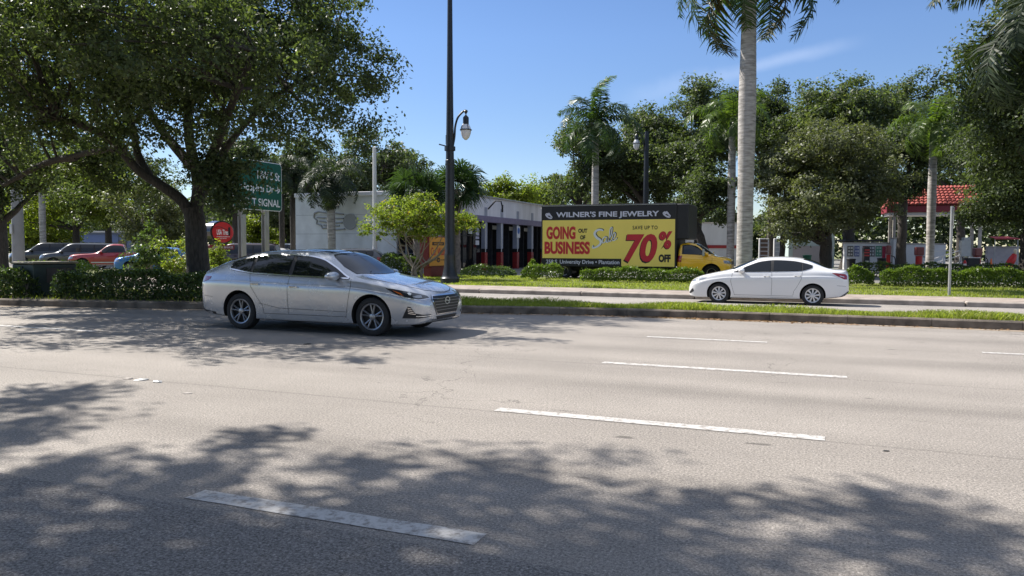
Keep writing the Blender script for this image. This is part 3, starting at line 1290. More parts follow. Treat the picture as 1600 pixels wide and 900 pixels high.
        mm.lathe([(.001, -.10), (.05, -.095), (.078, -.06), (.085, 0), (.08, .05), (.066, .075), (.001, .08)], 16, axis='x', caps=False)
        mm.v = [(p.x + v[0] * .95, p.y + s * .15 + v[1] * 1.75, p.z + .045 + v[2] * .95) for v in mm.v]
        mo = mm.build('mirror', paint, t, True, 60)
        ms = MB()
        ms.box((p.x - .0, p.y + s * .03, p.z - .01), (.07, .16, .045), bevel=.012)
        ms.build('mirror_arm', M['dark'], mo)
    sk.patch(S['windscreen'], (0.0, 0, 1), .006, 'windscreen', M['glass'], t, .07)
    if S.get('rear_glass'): sk.patch(S['rear_glass'], (-.0, 0, 1), .006, 'rear_window', M['glass'], t, .07)
    c = MB()
    for pl in S.get('top_seams', []):
        c.add(*sk.strip(pl, (0, 0, 1), .011, .0022, .05))
    if c.v: c.build('bonnet_gap', M['dark'], t, True, 60)
    for it in S.get('patches', []):
        nm, mat, pts, d, off = it[:5]
        for s in ((-1, 1) if len(it) < 6 else (1,)):
            P = [(p[0], p[1] * s, p[2]) for p in pts]
            if s < 0 and False: P = P[::-1]
            sk.patch(P, (d[0], d[1] * s, d[2]), off, nm, mat, t, it[6] if len(it) > 6 else .035)
    for nm, mat, pls, d, w, off, both in S.get('ribs', []):
        for s in ((-1, 1) if both else (1,)):
            c = MB()
            for pl in pls:
                c.add(*sk.strip([(p[0], p[1] * s, p[2]) for p in pl], (d[0], d[1] * s, d[2]), w, off, .03))
            c.build(nm, mat, t, True, 60)
    t['_'] = 0
    del t['_']
    return t, sk


def car_paint(name, col, metal=.0, rough=.35, flake=0.0):
    m = pmat(name, col, rough, metal, coat=1.0)
    if flake:
        N, L = nodes(m)
        b = N['Principled BSDF']
        tc = N.new('ShaderNodeTexCoord')
        n = N.new('ShaderNodeTexNoise')
        n.inputs['Scale'].default_value = 5
        n.inputs['Detail'].default_value = 3
        L.new(tc.outputs['Object'], n.inputs[0])
        mr = N.new('ShaderNodeMapRange')
        mr.inputs[1].default_value = .3
        mr.inputs[2].default_value = .7
        mr.inputs[3].default_value = rough - .05
        mr.inputs[4].default_value = rough + .08
        L.new(n.outputs[0], mr.inputs[0])
        L.new(mr.outputs[0], b.inputs['Roughness'])
    return m


M['lens_red'] = pmat('red_lamp_lens', (.30, .012, .015), .12, coat=1.0)
M['lens_clear'] = pmat('clear_lamp_lens', (.30, .32, .35), .08, .3, coat=1.0)
M['lens_dark'] = pmat('dark_headlamp_lens', (.035, .038, .045), .06, .2, coat=1.0)
M['amber'] = pmat('amber_lens', (.55, .13, .02), .15, coat=1.0)
M['white_led'] = pmat('bright_reflector', (.85, .85, .85), .2, .6)
M['grille'] = pmat('dark_grille', (.015, .016, .018), .35)
M['plate'] = pmat('rear_plate', (.6, .6, .58), .5)

# big silver sedan ------------------------------------------------------------
SONATA = dict(
    front=2.37, rear=-2.50, axf=1.4025, axr=-1.4025, wz=.334, tyre=(.334, .215), rim=.222, spokes=5, style='pairs', halfw=.925, arch=.385, n=96,
    zr=[(2.37, .66), (2.33, .725), (2.25, .785), (2.1, .84), (1.7, .93), (1.3, 1.0), (1.13, 1.035), (.8, 1.235), (.45, 1.41), (.1, 1.46), (-.3, 1.475), (-.7, 1.468), (-1.1, 1.45), (-1.5, 1.40), (-1.9, 1.30), (-2.2, 1.19), (-2.38, 1.115), (-2.45, 1.03), (-2.50, .90)],
    zrail=[(2.37, .62), (2.33, .68), (2.25, .735), (2.0, .835), (1.5, .93), (1.1, .99), (.95, 1.02), (.6, 1.2), (.3, 1.33), (0, 1.385), (-.4, 1.405), (-.8, 1.398), (-1.2, 1.36), (-1.6, 1.275), (-1.9, 1.185), (-2.2, 1.09), (-2.4, 1.03), (-2.47, .95), (-2.5, .86)],
    zs=[(2.37, .58), (2.3, .65), (2.0, .78), (1.5, .88), (1.0, .94), (0, .965), (-1, 1.0), (-1.6, 1.02), (-2.0, 1.01), (-2.3, .975), (-2.45, .92), (-2.5, .80)],
    zb=[(2.37, .30), (2.3, .235), (2.1, .20), (1.4, .19), (0, .185), (-1.4, .20), (-2.1, .25), (-2.4, .30), (-2.5, .40)],
    wm=[(2.37, .60), (2.34, .68), (2.27, .765), (2.12, .845), (1.9, .89), (1.4, .922), (.5, .925), (-.6, .925), (-1.4, .925), (-1.9, .895), (-2.2, .845), (-2.4, .765), (-2.47, .68), (-2.5, .60)],
    wrail=[(2.37, .42), (2.2, .58), (1.8, .70), (1.2, .775), (.95, .775), (.6, .70), (.2, .625), (-.4, .60), (-1.0, .605), (-1.5, .65), (-2.0, .71), (-2.3, .68), (-2.45, .60), (-2.5, .48)],
    dlo=(-1.68, .93), dlo_rear=(-1.10, -1.68, 1.10),
    panes=[(-.25, .90), (-1.13, -.34), (-1.62, -1.20)], chrome=True,
    seams=[[(.98, .965), (1.0, .80), (.93, .45), (.90, .30)], [(-.30, .985), (-.31, .75), (-.30, .32)], [(-1.18, 1.02), (-1.12, .80), (-.98, .60), (-.86, .45), (-.84, .32)],
           [(.92, .315), (-.85, .315)], [(.90, .40), (-.5, .42), (-.95, .50)], [(-2.05, .58), (-2.3, .60)]],
    handles=[(-.17, .80), (-1.02, .835)], mirror=(.70, .965), handle_mat=M['chrome'],
    windscreen=[(1.14, 0, 1), (1.10, .35, 1), (.99, .68, 1), (.72, .68, 1), (.45, .57, 1), (.38, .50, 1), (.44, .25, 1), (.46, 0, 1), (.44, -.25, 1), (.38, -.50, 1), (.45, -.57, 1), (.72, -.68, 1), (.99, -.68, 1), (1.10, -.35, 1)],
    rear_glass=[(-1.22, 0, 1), (-1.18, .48, 1), (-1.55, .58, 1), (-1.98, .60, 1), (-2.06, 0, 1), (-1.98, -.60, 1), (-1.55, -.58, 1), (-1.18, -.48, 1)],
    top_seams=[[(1.20, .74, 1), (1.6, .71, 1), (2.0, .64, 1), (2.2, .48, 1), (2.30, .25, 1), (2.325, 0, 1), (2.30, -.25, 1), (2.2, -.48, 1), (2.0, -.64, 1), (1.6, -.71, 1), (1.20, -.74, 1)]],
    patches=[
        ('sunroof', M['glass'], [(-.30, .40, 1), (.30, .42, 1), (.33, 0, 1), (.30, -.42, 1), (-.30, -.40, 1)], (0, 0, 1), .005, 1),
        ('headlight', M['lens_dark'], [(2.27, .50, .655), (2.16, .70, .638), (1.98, .82, .675), (1.86, .86, .735), (1.70, .885, .815), (1.80, .87, .812), (2.0, .80, .775), (2.18, .64, .725), (2.25, .54, .695)], (.75, .66, 0), .004),
        ('indicator', M['amber'], [(1.99, .82, .69), (1.88, .86, .745), (1.80, .87, .79), (1.93, .835, .745)], (.6, .8, 0), .009),
        ('projector', M['white_led'], [(2.06, .755, .705), (2.035, .775, .715), (2.02, .785, .745), (2.045, .765, .755), (2.07, .745, .735)], (.7, .7, 0), .010, ),
        ('projector', M['lens_clear'], [(2.20, .64, .665), (2.13, .70, .66), (2.07, .745, .685), (2.13, .69, .705), (2.19, .64, .705)], (.75, .66, 0), .009),
        ('fog_light_recess', M['dark'], [(1.98, .86, .325), (2.02, .85, .43), (2.06, .835, .525), (2.10, .81, .515), (2.15, .76, .41), (2.24, .66, .385), (2.31, .50, .385), (2.31, .50, .35), (2.2, .7, .325)], (.7, .7, 0), .004),
        ('running_light', M['white_led'], [(2.16, .75, .355), (2.24, .66, .352), (2.305, .51, .36), (2.305, .51, .375), (2.24, .66, .368), (2.16, .75, .366)], (.72, .69, 0), .010),
        ('tail_light', M['lens_red'], [(-2.44, .70, .96), (-2.34, .80, .965), (-2.13, .87, .955), (-2.17, .87, .905), (-2.32, .82, .855), (-2.45, .70, .835)], (-.55, .83, 0), .005),
        ('grille', M['grille'], [(2.4, .46, .685), (2.4, -.46, .685), (2.4, -.515, .62), (2.4, -.36, .375), (2.4, .36, .375), (2.4, .515, .62)], (1, 0, 0), .006, 1),
        ('lower_intake', M['dark'], [(2.4, .40, .335), (2.4, -.40, .335), (2.4, -.34, .285), (2.4, .34, .285)], (1, 0, 0), .006, 1),
        ('rear_plate', M['plate'], [(-2.5, .26, .80), (-2.5, -.26, .80), (-2.5, -.26, .66), (-2.5, .26, .66)], (-1, 0, 0), .008, 1),
        ('lower_cladding', M['dark'], [(-2.02, .9, .30), (-2.35, .8, .33), (-2.48, .65, .42), (-2.48, .65, .36), (-2.35, .8, .285), (-2.02, .9, .25)], (-.5, .83, 0), .004),
    ],
    ribs=[
        ('grille_bar', M['alloy'], [[(2.4, y0, z), (2.4, -y0, z)] for z, y0 in ((.635, .49), (.585, .475), (.535, .44), (.485, .41), (.435, .38))], (1, 0, 0), .010, .014, False),
        ('grille_surround', M['chrome'], [[(2.4, .46, .69), (2.4, .52, .62), (2.4, .36, .368), (2.4, -.36, .368), (2.4, -.52, .62), (2.4, -.46, .69), (2.4, .46, .69)]], (1, 0, 0), .022, .012, False),
        ('headlight_trim', M['chrome'], [[(1.70, .89, .82), (1.86, .86, .728), (1.98, .825, .668), (2.16, .705, .632), (2.28, .49, .65)]], (.75, .66, 0), .012, .008, True),
        ('fog_light_slat', M['chrome'], [[(2.055, .83, .50), (2.11, .80, .485)], [(2.06, .83, .47), (2.125, .79, .455)], [(2.065, .83, .44), (2.135, .78, .425)], [(2.07, .83, .41), (2.16, .76, .395)]], (.7, .7, 0), .010, .010, True),
        ('bumper_lip', M['chrome'], [[(2.36, .50, .275), (2.4, 0, .268), (2.36, -.50, .275)]], (1, 0, 0), .016, .010, False),
        ('badge', M['white_led'], [[(2.4, .055, .55), (2.4, .075, .63)], [(2.4, -.075, .55), (2.4, -.055, .63)], [(2.4, .06, .578), (2.4, -.06, .60)], [(2.4, .10, .59), (2.4, .07, .635), (2.4, 0, .65), (2.4, -.07, .635), (2.4, -.10, .59), (2.4, -.07, .545), (2.4, 0, .53), (2.4, .07, .545), (2.4, .10, .59)]], (1, 0, 0), .014, .022, False),
    ])

COROLLA = dict(
    front=2.30, rear=-2.335, axf=1.35, axr=-1.35, wz=.317, tyre=(.317, .20), rim=.205, spokes=9, style='cover', halfw=.885, arch=.362, n=90,
    zr=[(2.30, .60), (2.26, .68), (2.15, .765), (2.0, .83), (1.6, .935), (1.25, 1.01), (1.08, 1.05), (.7, 1.235), (.3, 1.395), (-.1, 1.447), (-.5, 1.455), (-.9, 1.43), (-1.3, 1.345), (-1.7, 1.17), (-1.9, 1.10), (-2.05, 1.085), (-2.25, 1.075), (-2.31, 1.0), (-2.335, .86)],
    zrail=[(2.30, .56), (2.26, .64), (2.1, .75), (1.8, .86), (1.4, .945), (1.1, 1.0), (.92, 1.03), (.5, 1.215), (.1, 1.35), (-.3, 1.39), (-.7, 1.375), (-1.1, 1.31), (-1.45, 1.20), (-1.7, 1.11), (-1.95, 1.055), (-2.2, 1.03), (-2.3, .96), (-2.335, .80)],
    zs=[(2.30, .50), (2.2, .62), (1.9, .77), (1.5, .88), (1.0, .945), (0, .975), (-.8, 1.0), (-1.4, 1.02), (-1.9, 1.0), (-2.2, .96), (-2.3, .88), (-2.335, .72)],
    zb=[(2.30, .27), (2.22, .20), (2.0, .17), (1.3, .18), (0, .18), (-1.3, .20), (-1.9, .25), (-2.2, .30), (-2.335, .42)],
    wm=[(2.30, .56), (2.27, .66), (2.18, .76), (2.0, .83), (1.7, .87), (1.3, .885), (.3, .885), (-.6, .885), (-1.35, .885), (-1.8, .86), (-2.1, .80), (-2.26, .71), (-2.31, .63), (-2.335, .56)],
    wrail=[(2.30, .38), (2.1, .56), (1.7, .68), (1.2, .745), (.95, .745), (.5, .66), (.1, .59), (-.4, .565), (-1.0, .58), (-1.5, .64), (-1.9, .68), (-2.2, .64), (-2.335, .46)],
    dlo=(-1.33, .92), dlo_rear=(-1.0, -1.33, 1.13),
    panes=[(-.14, .88), (-1.02, -.24), (-1.30, -1.06)], chrome=False,
    seams=[[(.95, .955), (1.0, .7), (.92, .4), (.88, .29)], [(-.19, .985), (-.20, .7), (-.19, .30)], [(-1.05, 1.02), (-1.03, .8), (-.93, .6), (-.82, .42), (-.80, .30)], [(.9, .285), (-.8, .285)], [(-2.0, .62), (-2.25, .60)]],
    handles=[(-.05, .86), (-.92, .885)], mirror=(.68, .98),
    windscreen=[(1.10, 0, 1), (1.06, .35, 1), (.94, .66, 1), (.62, .64, 1), (.34, .54, 1), (.26, .46, 1), (.33, .2, 1), (.34, 0, 1), (.33, -.2, 1), (.26, -.46, 1), (.34, -.54, 1), (.62, -.64, 1), (.94, -.66, 1), (1.06, -.35, 1)],
    rear_glass=[(-1.12, 0, 1), (-1.06, .44, 1), (-1.4, .55, 1), (-1.78, .58, 1), (-1.86, 0, 1), (-1.78, -.58, 1), (-1.4, -.55, 1), (-1.06, -.44, 1)],
    top_seams=[[(1.15, .70, 1), (1.6, .66, 1), (2.0, .55, 1), (2.16, .3, 1), (2.2, 0, 1), (2.16, -.3, 1), (2.0, -.55, 1), (1.6, -.66, 1), (1.15, -.70, 1)]],
    patches=[
        ('headlight', M['lens_clear'], [(2.24, .52, .66), (2.1, .72, .655), (1.85, .835, .735), (1.72, .845, .80), (1.9, .80, .80), (2.12, .64, .73)], (.72, .69, 0), .004),
        ('fog_light_recess', M['dark'], [(2.12, .76, .46), (2.2, .66, .36), (2.24, .56, .30), (2.2, .68, .29), (2.1, .78, .36)], (.72, .69, 0), .004),
        ('tail_light', M['lens_red'], [(-1.88, .84, .985), (-2.0, .82, .985), (-2.24, .71, .955), (-2.29, .65, .90), (-2.27, .68, .80), (-2.2, .745, .80), (-2.05, .81, .875)], (-.6, .8, 0), .005),
        ('lower_intake', M['dark'], [(2.3, .5, .45), (2.3, -.5, .45), (2.3, -.42, .28), (2.3, .42, .28)], (1, 0, 0), .006, 1),
        ('rear_plate', M['plate'], [(-2.3, .26, .86), (-2.3, -.26, .86), (-2.3, -.26, .72), (-2.3, .26, .72)], (-1, 0, 0), .008, 1),
        ('rear_valance', M['dark'], [(-1.86, .86, .235), (-2.1, .8, .29), (-2.28, .66, .43), (-2.33, .5, .47), (-2.33, .5, .33), (-2.2, .74, .25), (-2.0, .83, .21)], (-.6, .8, 0), .004),
    ],
    ribs=[('side_skirt', M['dark'], [[(.92, .87, .205), (-.92, .87, .215)]], (0, 1, 0), .05, .003, True),
          ('tail_light_core', M['white_led'], [[(-2.08, .80, .905), (-2.2, .745, .87)]], (-.6, .8, 0), .02, .009, True)])

silver = car_paint('silver_car_paint', (.50, .51, .53), .45, .22, .07)
white_paint = car_paint('white_car_paint', (.70, .70, .70), 0, .35)
make_car('silver_sedan', 'large silver four-door sedan with chrome grille driving in the sunlit lane in front', 'car', (-8.47, 12.03, 0), 0, SONATA, silver)
make_car('white_sedan', 'white compact sedan with red tail lights driving left on the far carriageway', 'car', (-1.60, 25.2, far_z(25.2) - .0), math.pi, dict(COROLLA, rimmat=pmat('silver_wheel_cover', (.6, .6, .61), .35, .5)), white_paint)


# parked cars ------------------------------------------------------------------
def boxy(L_, H, W, hood, cowl, roof0, roof1, tail, wb, ride=.2, tyre=.36, trunk=None, belt=None):
    """coarse spec for cars seen small: nose at L/2. hood/cowl heights, roof from x=roof0 (front) to roof1 (rear)"""
    a, b = L_ / 2, -L_ / 2
    hw = W / 2
    belt = belt or cowl + .02
    ax = (L_ / 2 - .85, L_ / 2 - .85 - wb)
    off = (ax[0] + ax[1]) / 2
    a, b, ax = a - off, b - off, (ax[0] - off, ax[1] - off)
    r0, r1 = roof0 - off, roof1 - off
    c0 = r0 + (H - cowl) * 1.35
    if trunk is None:
        zr = [(a, hood - .18), (a - .06, hood - .08), (a - .3, hood), (c0 + .05, cowl), (c0, cowl + .03), (r0, H - .06), (r0 - .3, H), ((r0 + r1) / 2, H + .01), (r1 + .15, H - .03), (r1, H - .08), (b + .06, belt + .05), (b, belt - .25)]
        zl = [(a, hood - .24), (a - .06, hood - .14), (a - .3, hood - .05), (c0 - .1, cowl), (r0, H - .13), (r0 - .3, H - .075), (r1 + .15, H - .10), (r1, H - .16), (b + .06, belt), (b, belt - .3)]
    else:
        zr = [(a, hood - .18), (a - .06, hood - .08), (a - .3, hood), (c0 + .05, cowl), (c0, cowl + .03), (r0, H - .06), (r0 - .3, H), (r1 + .2, H - .02), (r1, H - .1), (r1 - trunk[0], trunk[1] + .02), (r1 - trunk[0] - .1, trunk[1]), (b + .06, trunk[1] - .02), (b, trunk[1] - .3)]
        zl = [(a, hood - .24), (a - .06, hood - .14), (a - .3, hood - .05), (c0 - .1, cowl), (r0, H - .13), (r0 - .3, H - .075), (r1 + .2, H - .09), (r1, H - .17), (r1 - trunk[0], trunk[1]), (r1 - trunk[0] - .1, trunk[1] - .015), (b + .06, trunk[1] - .04), (b, trunk[1] - .33)]
    rear_end = r1 - (trunk[0] * .55 if trunk else -.02)
    return dict(front=a, rear=b, axf=ax[0], axr=ax[1], wz=tyre, tyre=(tyre, .22), rim=tyre * .62, spokes=5, style='pairs', halfw=hw, n=54, sub=4, arch=tyre + .06,
                zr=zr, zrail=zl, zs=[(a, hood - .32), (a - .3, hood - .1), (c0, cowl - .06), (r0, belt - .02), (r1, belt), (b + .06, (trunk[1] - .1) if trunk else belt - .05), (b, (trunk[1] - .38) if trunk else belt - .36)],
                zb=[(a, ride + .12), (a - .2, ride), (0, ride), (b + .3, ride + .05), (b, ride + .15)],
                wm=[(a, hw * .72), (a - .05, hw * .84), (a - .3, hw * .96), (0, hw), (b + .3, hw * .98), (b + .05, hw * .9), (b, hw * .8)],
                wrail=[(a, hw * .5), (a - .3, hw * .72), (c0, hw * .84), (r0, hw * .70), (r1, hw * .72), (b + .1, hw * .78), (b, hw * .6)],
                dlo=(rear_end, c0 - .2), panes=[(r0 - .62, c0 - .24), (r0 - 1.45, r0 - .70), (rear_end + .03, r0 - 1.53)] if r0 - 1.6 > rear_end else [(rear_end + .03, c0 - .24)],
                seams=[[(c0 - .02, cowl - .06), (c0, ride + .1)], [(r0 - .66, belt), (r0 - .66, ride + .1)]] + ([[(r0 - 1.49, belt), (r0 - 1.49, ride + .1)]] if r0 - 1.6 > rear_end else []),
                handles=[(r0 - .5, belt - .13)] + ([(r0 - 1.33, belt - .12)] if r0 - 1.6 > rear_end else []), mirror=(c0 - .42, cowl + .02),
                windscreen=[(c0 + .0, 0, 1), (c0 - .05, hw * .5, 1), (c0 - .16, hw * .80, 1), (r0 + .06, hw * .64, 1), (r0 + .02, 0, 1), (r0 + .06, -hw * .64, 1), (c0 - .16, -hw * .80, 1), (c0 - .05, -hw * .5, 1)],
                patches=[('headlight', M['lens_clear'], [(a - .03, hw * .62, hood - .17), (a - .03, hw * .62, hood - .32), (a - .28, hw * .96, hood - .30), (a - .32, hw * .96, hood - .16)], (.75, .66, 0), .006),
                         ('tail_light', M['lens_red'], [(b + .02, hw * .8, belt - .05), (b + .25, hw * .97, belt - .05), (b + .25, hw * .97, belt - .35), (b + .02, hw * .8, belt - .35)], (-.5, .86, 0), .006),
                         ('grille', M['grille'], [(a, hw * .55, hood - .2), (a, -hw * .55, hood - .2), (a, -hw * .5, hood - .36), (a, hw * .5, hood - .36)], (1, 0, 0), .006, 1),
                         ('bumper', M['dark'], [(a, hw * .7, ride + .28), (a, -hw * .7, ride + .28), (a, -hw * .7, ride + .14), (a, hw * .7, ride + .14)], (1, 0, 0), .008, 1)])


SUV = boxy(4.7, 1.78, 1.9, 1.06, 1.12, .55, -2.15, 0, 2.75, .24, .37)
JEEP = boxy(4.6, 1.82, 1.86, 1.12, 1.18, .45, -2.1, 0, 2.75, .28, .38)
PICKUP = boxy(5.0, 1.72, 1.78, 1.03, 1.10, .15, -.75, 0, 3.0, .28, .37, trunk=(.16, 1.06))
HATCH = boxy(4.0, 1.50, 1.72, .92, 1.02, .35, -1.55, 0, 2.5, .17, .31)
VAN = boxy(5.0, 1.85, 1.95, 1.08, 1.18, .7, -2.3, 0, 3.0, .2, .36)


def park(name, label, cat, px, Z, heading_px, S, paint, z=-.02, group='cars parked in the lot'):
    """heading: degrees from the viewing direction's right hand (0 = faces right, 180 = faces left in the photo, 90 = away)"""
    p = base(px, Z, z)
    a = math.atan2(RT.y, RT.x) + R(heading_px)
    return make_car(name, label, cat, p, a, dict(S), paint, group)[0]


blk = car_paint('black_car_paint', (.012, .013, .016), 0, .3)
dgrey = car_paint('dark_grey_car_paint', (.06, .065, .075), .4, .3)
redp = car_paint('red_truck_paint', (.36, .012, .022), 0, .35)
bluep = car_paint('bright_blue_car_paint', (.015, .16, .50), .2, .3)
park('black_jeep', 'black boxy off-road car parked leftmost, beside the pale pole', 'parked car', 74, 55, 202, JEEP, blk)
park('grey_suv', 'dark grey sport utility car with roof rails parked left of the red pickup', 'parked car', 122, 53, 204, SUV, dgrey)
park('red_pickup', 'red pickup truck with white lower sides parked behind the hedge', 'pickup truck', 172, 51, 200, dict(PICKUP, ribs=[('lower_stripe', M['white_wall'], [[(1.0, .88, .42), (-1.1, .88, .42)]], (0, 1, 0), .22, .004, True)]), redp)
park('blue_hatchback', 'small bright blue hatchback parked behind the thin stemmed shrub', 'parked car', 240, 47, 200, HATCH, bluep)
park('dark_suv', 'dark sport utility car parked behind the round red tyre shop sign', 'parked car', 372, 46, 186, SUV, car_paint('dark_maroon_car_paint', (.03, .012, .014), 0, .3))
park('white_suv', 'white sport utility car parked behind the right post of the green sign', 'parked car', 452, 60, 178, VAN, white_paint)
park('white_hatchback', 'white hatchback seen just above the rear of the silver sedan', 'parked car', 415, 50, 170, HATCH, white_paint)
park('dark_coupe', 'dark hatchback hidden behind the windscreen of the silver sedan', 'parked car', 548, 44, 180, HATCH, dgrey)
# ------------------------------------------------------------------ lettering
def text_mesh(body, bold=0.0, shear=0.0, space=1.0):
    cu = bpy.data.curves.new('lettering', 'FONT')
    cu.body = body
    cu.size = 1.0
    cu.offset = bold
    cu.shear = shear
    cu.space_character = space
    cu.resolution_u = 4
    cu.fill_mode = 'FRONT'
    o = bpy.data.objects.new('tmp', cu)
    COL.objects.link(o)
    dg = bpy.context.evaluated_depsgraph_get()
    me = bpy.data.meshes.new_from_object(o.evaluated_get(dg))
    bpy.data.objects.remove(o)
    return me


def put_text(body, x0, x1, z0, z1, y, mat, parent, bold=.02, shear=0.0, name='lettering', slope=0.0, space=1.0):
    """letters fitted into the rectangle x0..x1, z0..z1 of a board whose face looks along -y"""
    me = text_mesh(body, bold, shear, space)
    n = len(me.vertices)
    co = np.empty(n * 3, np.float32)
    me.vertices.foreach_get('co', co)
    co = co.reshape(n, 3)
    lo, hi = co.min(0), co.max(0)
    q = (co - lo) / np.maximum(hi - lo, 1e-6)
    out = np.empty_like(co)
    out[:, 0] = x0 + q[:, 0] * (x1 - x0)
    out[:, 1] = y
    out[:, 2] = z0 + q[:, 1] * (z1 - z0) + slope * (q[:, 0] - .5) * (x1 - x0)
    me.vertices.foreach_set('co', out.reshape(-1))
    me.name = name
    me.update()
    return link(name, me, mat, parent)


def stroke(pts, w, y, mat, parent, name, closed=False, taper=False):
    """brush stroke in the x,z plane"""
    P = catmull([(p[0], p[1], 0) for p in pts], 6)
    mb = MB()
    v, f = [], []
    for i, p in enumerate(P):
        t = P[min(i + 1, len(P) - 1)] - P[max(i - 1, 0)]
        t.normalize()
        u = i / (len(P) - 1)
        ww = w * (.45 + .75 * math.sin(math.pi * min(1, u * .9 + .1))) if taper else w
        v += [(p.x - t.y * ww / 2, y, p.y + t.x * ww / 2), (p.x + t.y * ww / 2, y, p.y - t.x * ww / 2)]
    for i in range(len(P) - 1): f.append((2 * i, 2 * i + 1, 2 * i + 3, 2 * i + 2))
    mb.add(v, f)
    return mb


M['sign_black'] = pmat('black_vinyl', (.012, .011, .015), .45, var=.15, scale=3)
M['sign_yellow'] = pmat('yellow_vinyl', (.91, .69, .15), .45, var=.05, scale=.8, streak=(1, 1, .4))
M['sign_red'] = pmat('red_vinyl', (.52, .018, .035), .45, var=.05)
M['sign_white'] = pmat('white_vinyl', (.75, .75, .80), .5)
M['sign_lilac'] = pmat('pale_lilac_vinyl', (.60, .58, .70), .5)
M['sign_green'] = pmat('green_sign_sheet', (.004, .085, .058), .4, var=.08)
M['sign_orange'] = pmat('orange_sign_sheet', (.75, .33, .05), .5, var=.05)
M['sign_maroon'] = pmat('maroon_sign_paint', (.17, .012, .02), .5, var=.15, scale=3)
M['sign_dred'] = pmat('round_sign_red', (.50, .018, .022), .3, coat=.5)
M['yellow_truck'] = car_paint('yellow_truck_paint', (.92, .50, .02), 0, .35)

# ---- mobile billboard truck ------------------------------------------------
BW, BZ0, BZ1 = 6.78, .66, 3.70
bt = thing('billboard_truck', 'yellow truck carrying a black and yellow jewelry sale billboard, parked behind the hedge', 'truck', (-9.92, 37.0, -.03))
mb = MB()
mb.box((0, 1.35, 2.2), (6.84, 2.6, 3.02), bevel=.03)
mb.box((3.68, 1.35, 2.84), (.62, 2.56, 1.70), bevel=.04)
bx = mb.build('billboard_box', M['sign_black'], bt, True, 30)
H_ = BZ1 - BZ0
X = lambda u: -BW / 2 + u * BW
Zv = lambda v: BZ1 - v * H_
mb = MB()
mb.box((0, .02, (BZ0 + BZ1) / 2), (BW + .06, .05, H_ + .06), bevel=.01)
fr = mb.build('billboard_frame', M['sign_black'], bt)
yf = -.012
mb = MB()
mb.sheet([(X(.005), yf, Zv(.875)), (X(.612), yf, Zv(.875)), (X(.612), yf, Zv(.995)), (X(.995), yf, Zv(.995)), (X(.995), yf, Zv(.245)), (X(.005), yf, Zv(.245))])
pn = mb.build('yellow_panel', M['sign_yellow'], fr)
mb = MB()
mb.box((0, yf - .01, Zv(.008)), (BW, .02, .025))
mb.build('top_rail', M['galv'], fr)
yt = yf - .006
put_text("WILNER'S FINE JEWELRY", X(.112), X(.882), Zv(.222), Zv(.108), yt, M['sign_lilac'], fr, .03)
put_text('258 S. University Drive • Plantation', X(.035), X(.598), Zv(.985), Zv(.90), yt, M['sign_lilac'], fr, .018)
for word, a, b, c, d in (('GOING', .04, .26, .555, .355), ('BUSINESS', .025, .372, .80, .605)):
    w_ = put_text(word, X(a), X(b), Zv(c), Zv(d), yt, M['sign_red'], fr, .028)
    put_text(word, X(a) - .035, X(b) + .035, Zv(c) - .03, Zv(d) + .03, yt + .003, pmat('orange_outline', (.72, .17, .06), .5), fr, .055, name='letter_outline')
put_text('OUT', X(.285), X(.355), Zv(.455), Zv(.385), yt, M['sign_black'], fr, .05)
put_text('OF', X(.30), X(.34), Zv(.565), Zv(.495), yt, M['sign_black'], fr, .05)
put_text('SAVE UP TO', X(.692), X(.872), Zv(.405), Zv(.345), yt, M['sign_black'], fr, .02, space=1.15)
put_text('70', X(.632) - .045, X(.872) - .045, Zv(.94) - .035, Zv(.475) - .035, yt + .003, M['sign_black'], fr, .035, .18, name='letter_shadow')
put_text('70', X(.632), X(.872), Zv(.93), Zv(.475), yt, M['sign_red'], fr, .035, .18)
put_text('%', X(.877) - .03, X(.978) - .03, Zv(.715) - .025, Zv(.435) - .025, yt + .003, M['sign_black'], fr, .045, .12, name='letter_shadow')
put_text('%', X(.877), X(.978), Zv(.71), Zv(.435), yt, M['sign_red'], fr, .045, .12)
put_text('OFF', X(.882), X(.968), Zv(.925), Zv(.80), yt, M['sign_black'], fr, .06)


def sale(dx, dz, y, mat, name, w):
    mb = MB()
    for pts, tp in (
            ([(.475, .42), (.455, .405), (.425, .42), (.41, .47), (.425, .53), (.455, .58), (.455, .63), (.43, .68), (.395, .70), (.40, .66)], True),
            ([(.505, .53), (.485, .525), (.470, .57), (.472, .62), (.49, .60), (.505, .54), (.500, .61), (.515, .60)], False),
            ([(.512, .60), (.535, .48), (.540, .37), (.530, .38), (.522, .50), (.523, .60), (.535, .58)], False),
            ([(.535, .57), (.560, .53), (.566, .47), (.556, .455), (.546, .50), (.548, .58), (.562, .575), (.578, .54)], False)):
        m = stroke([(X(p[0]) + dx, Zv(p[1]) + dz) for p in pts], w * (1.35 if tp else .62), y, mat, fr, name, taper=tp)
        mb.add(m.v, m.f)
    return mb.build(name, mat, fr)


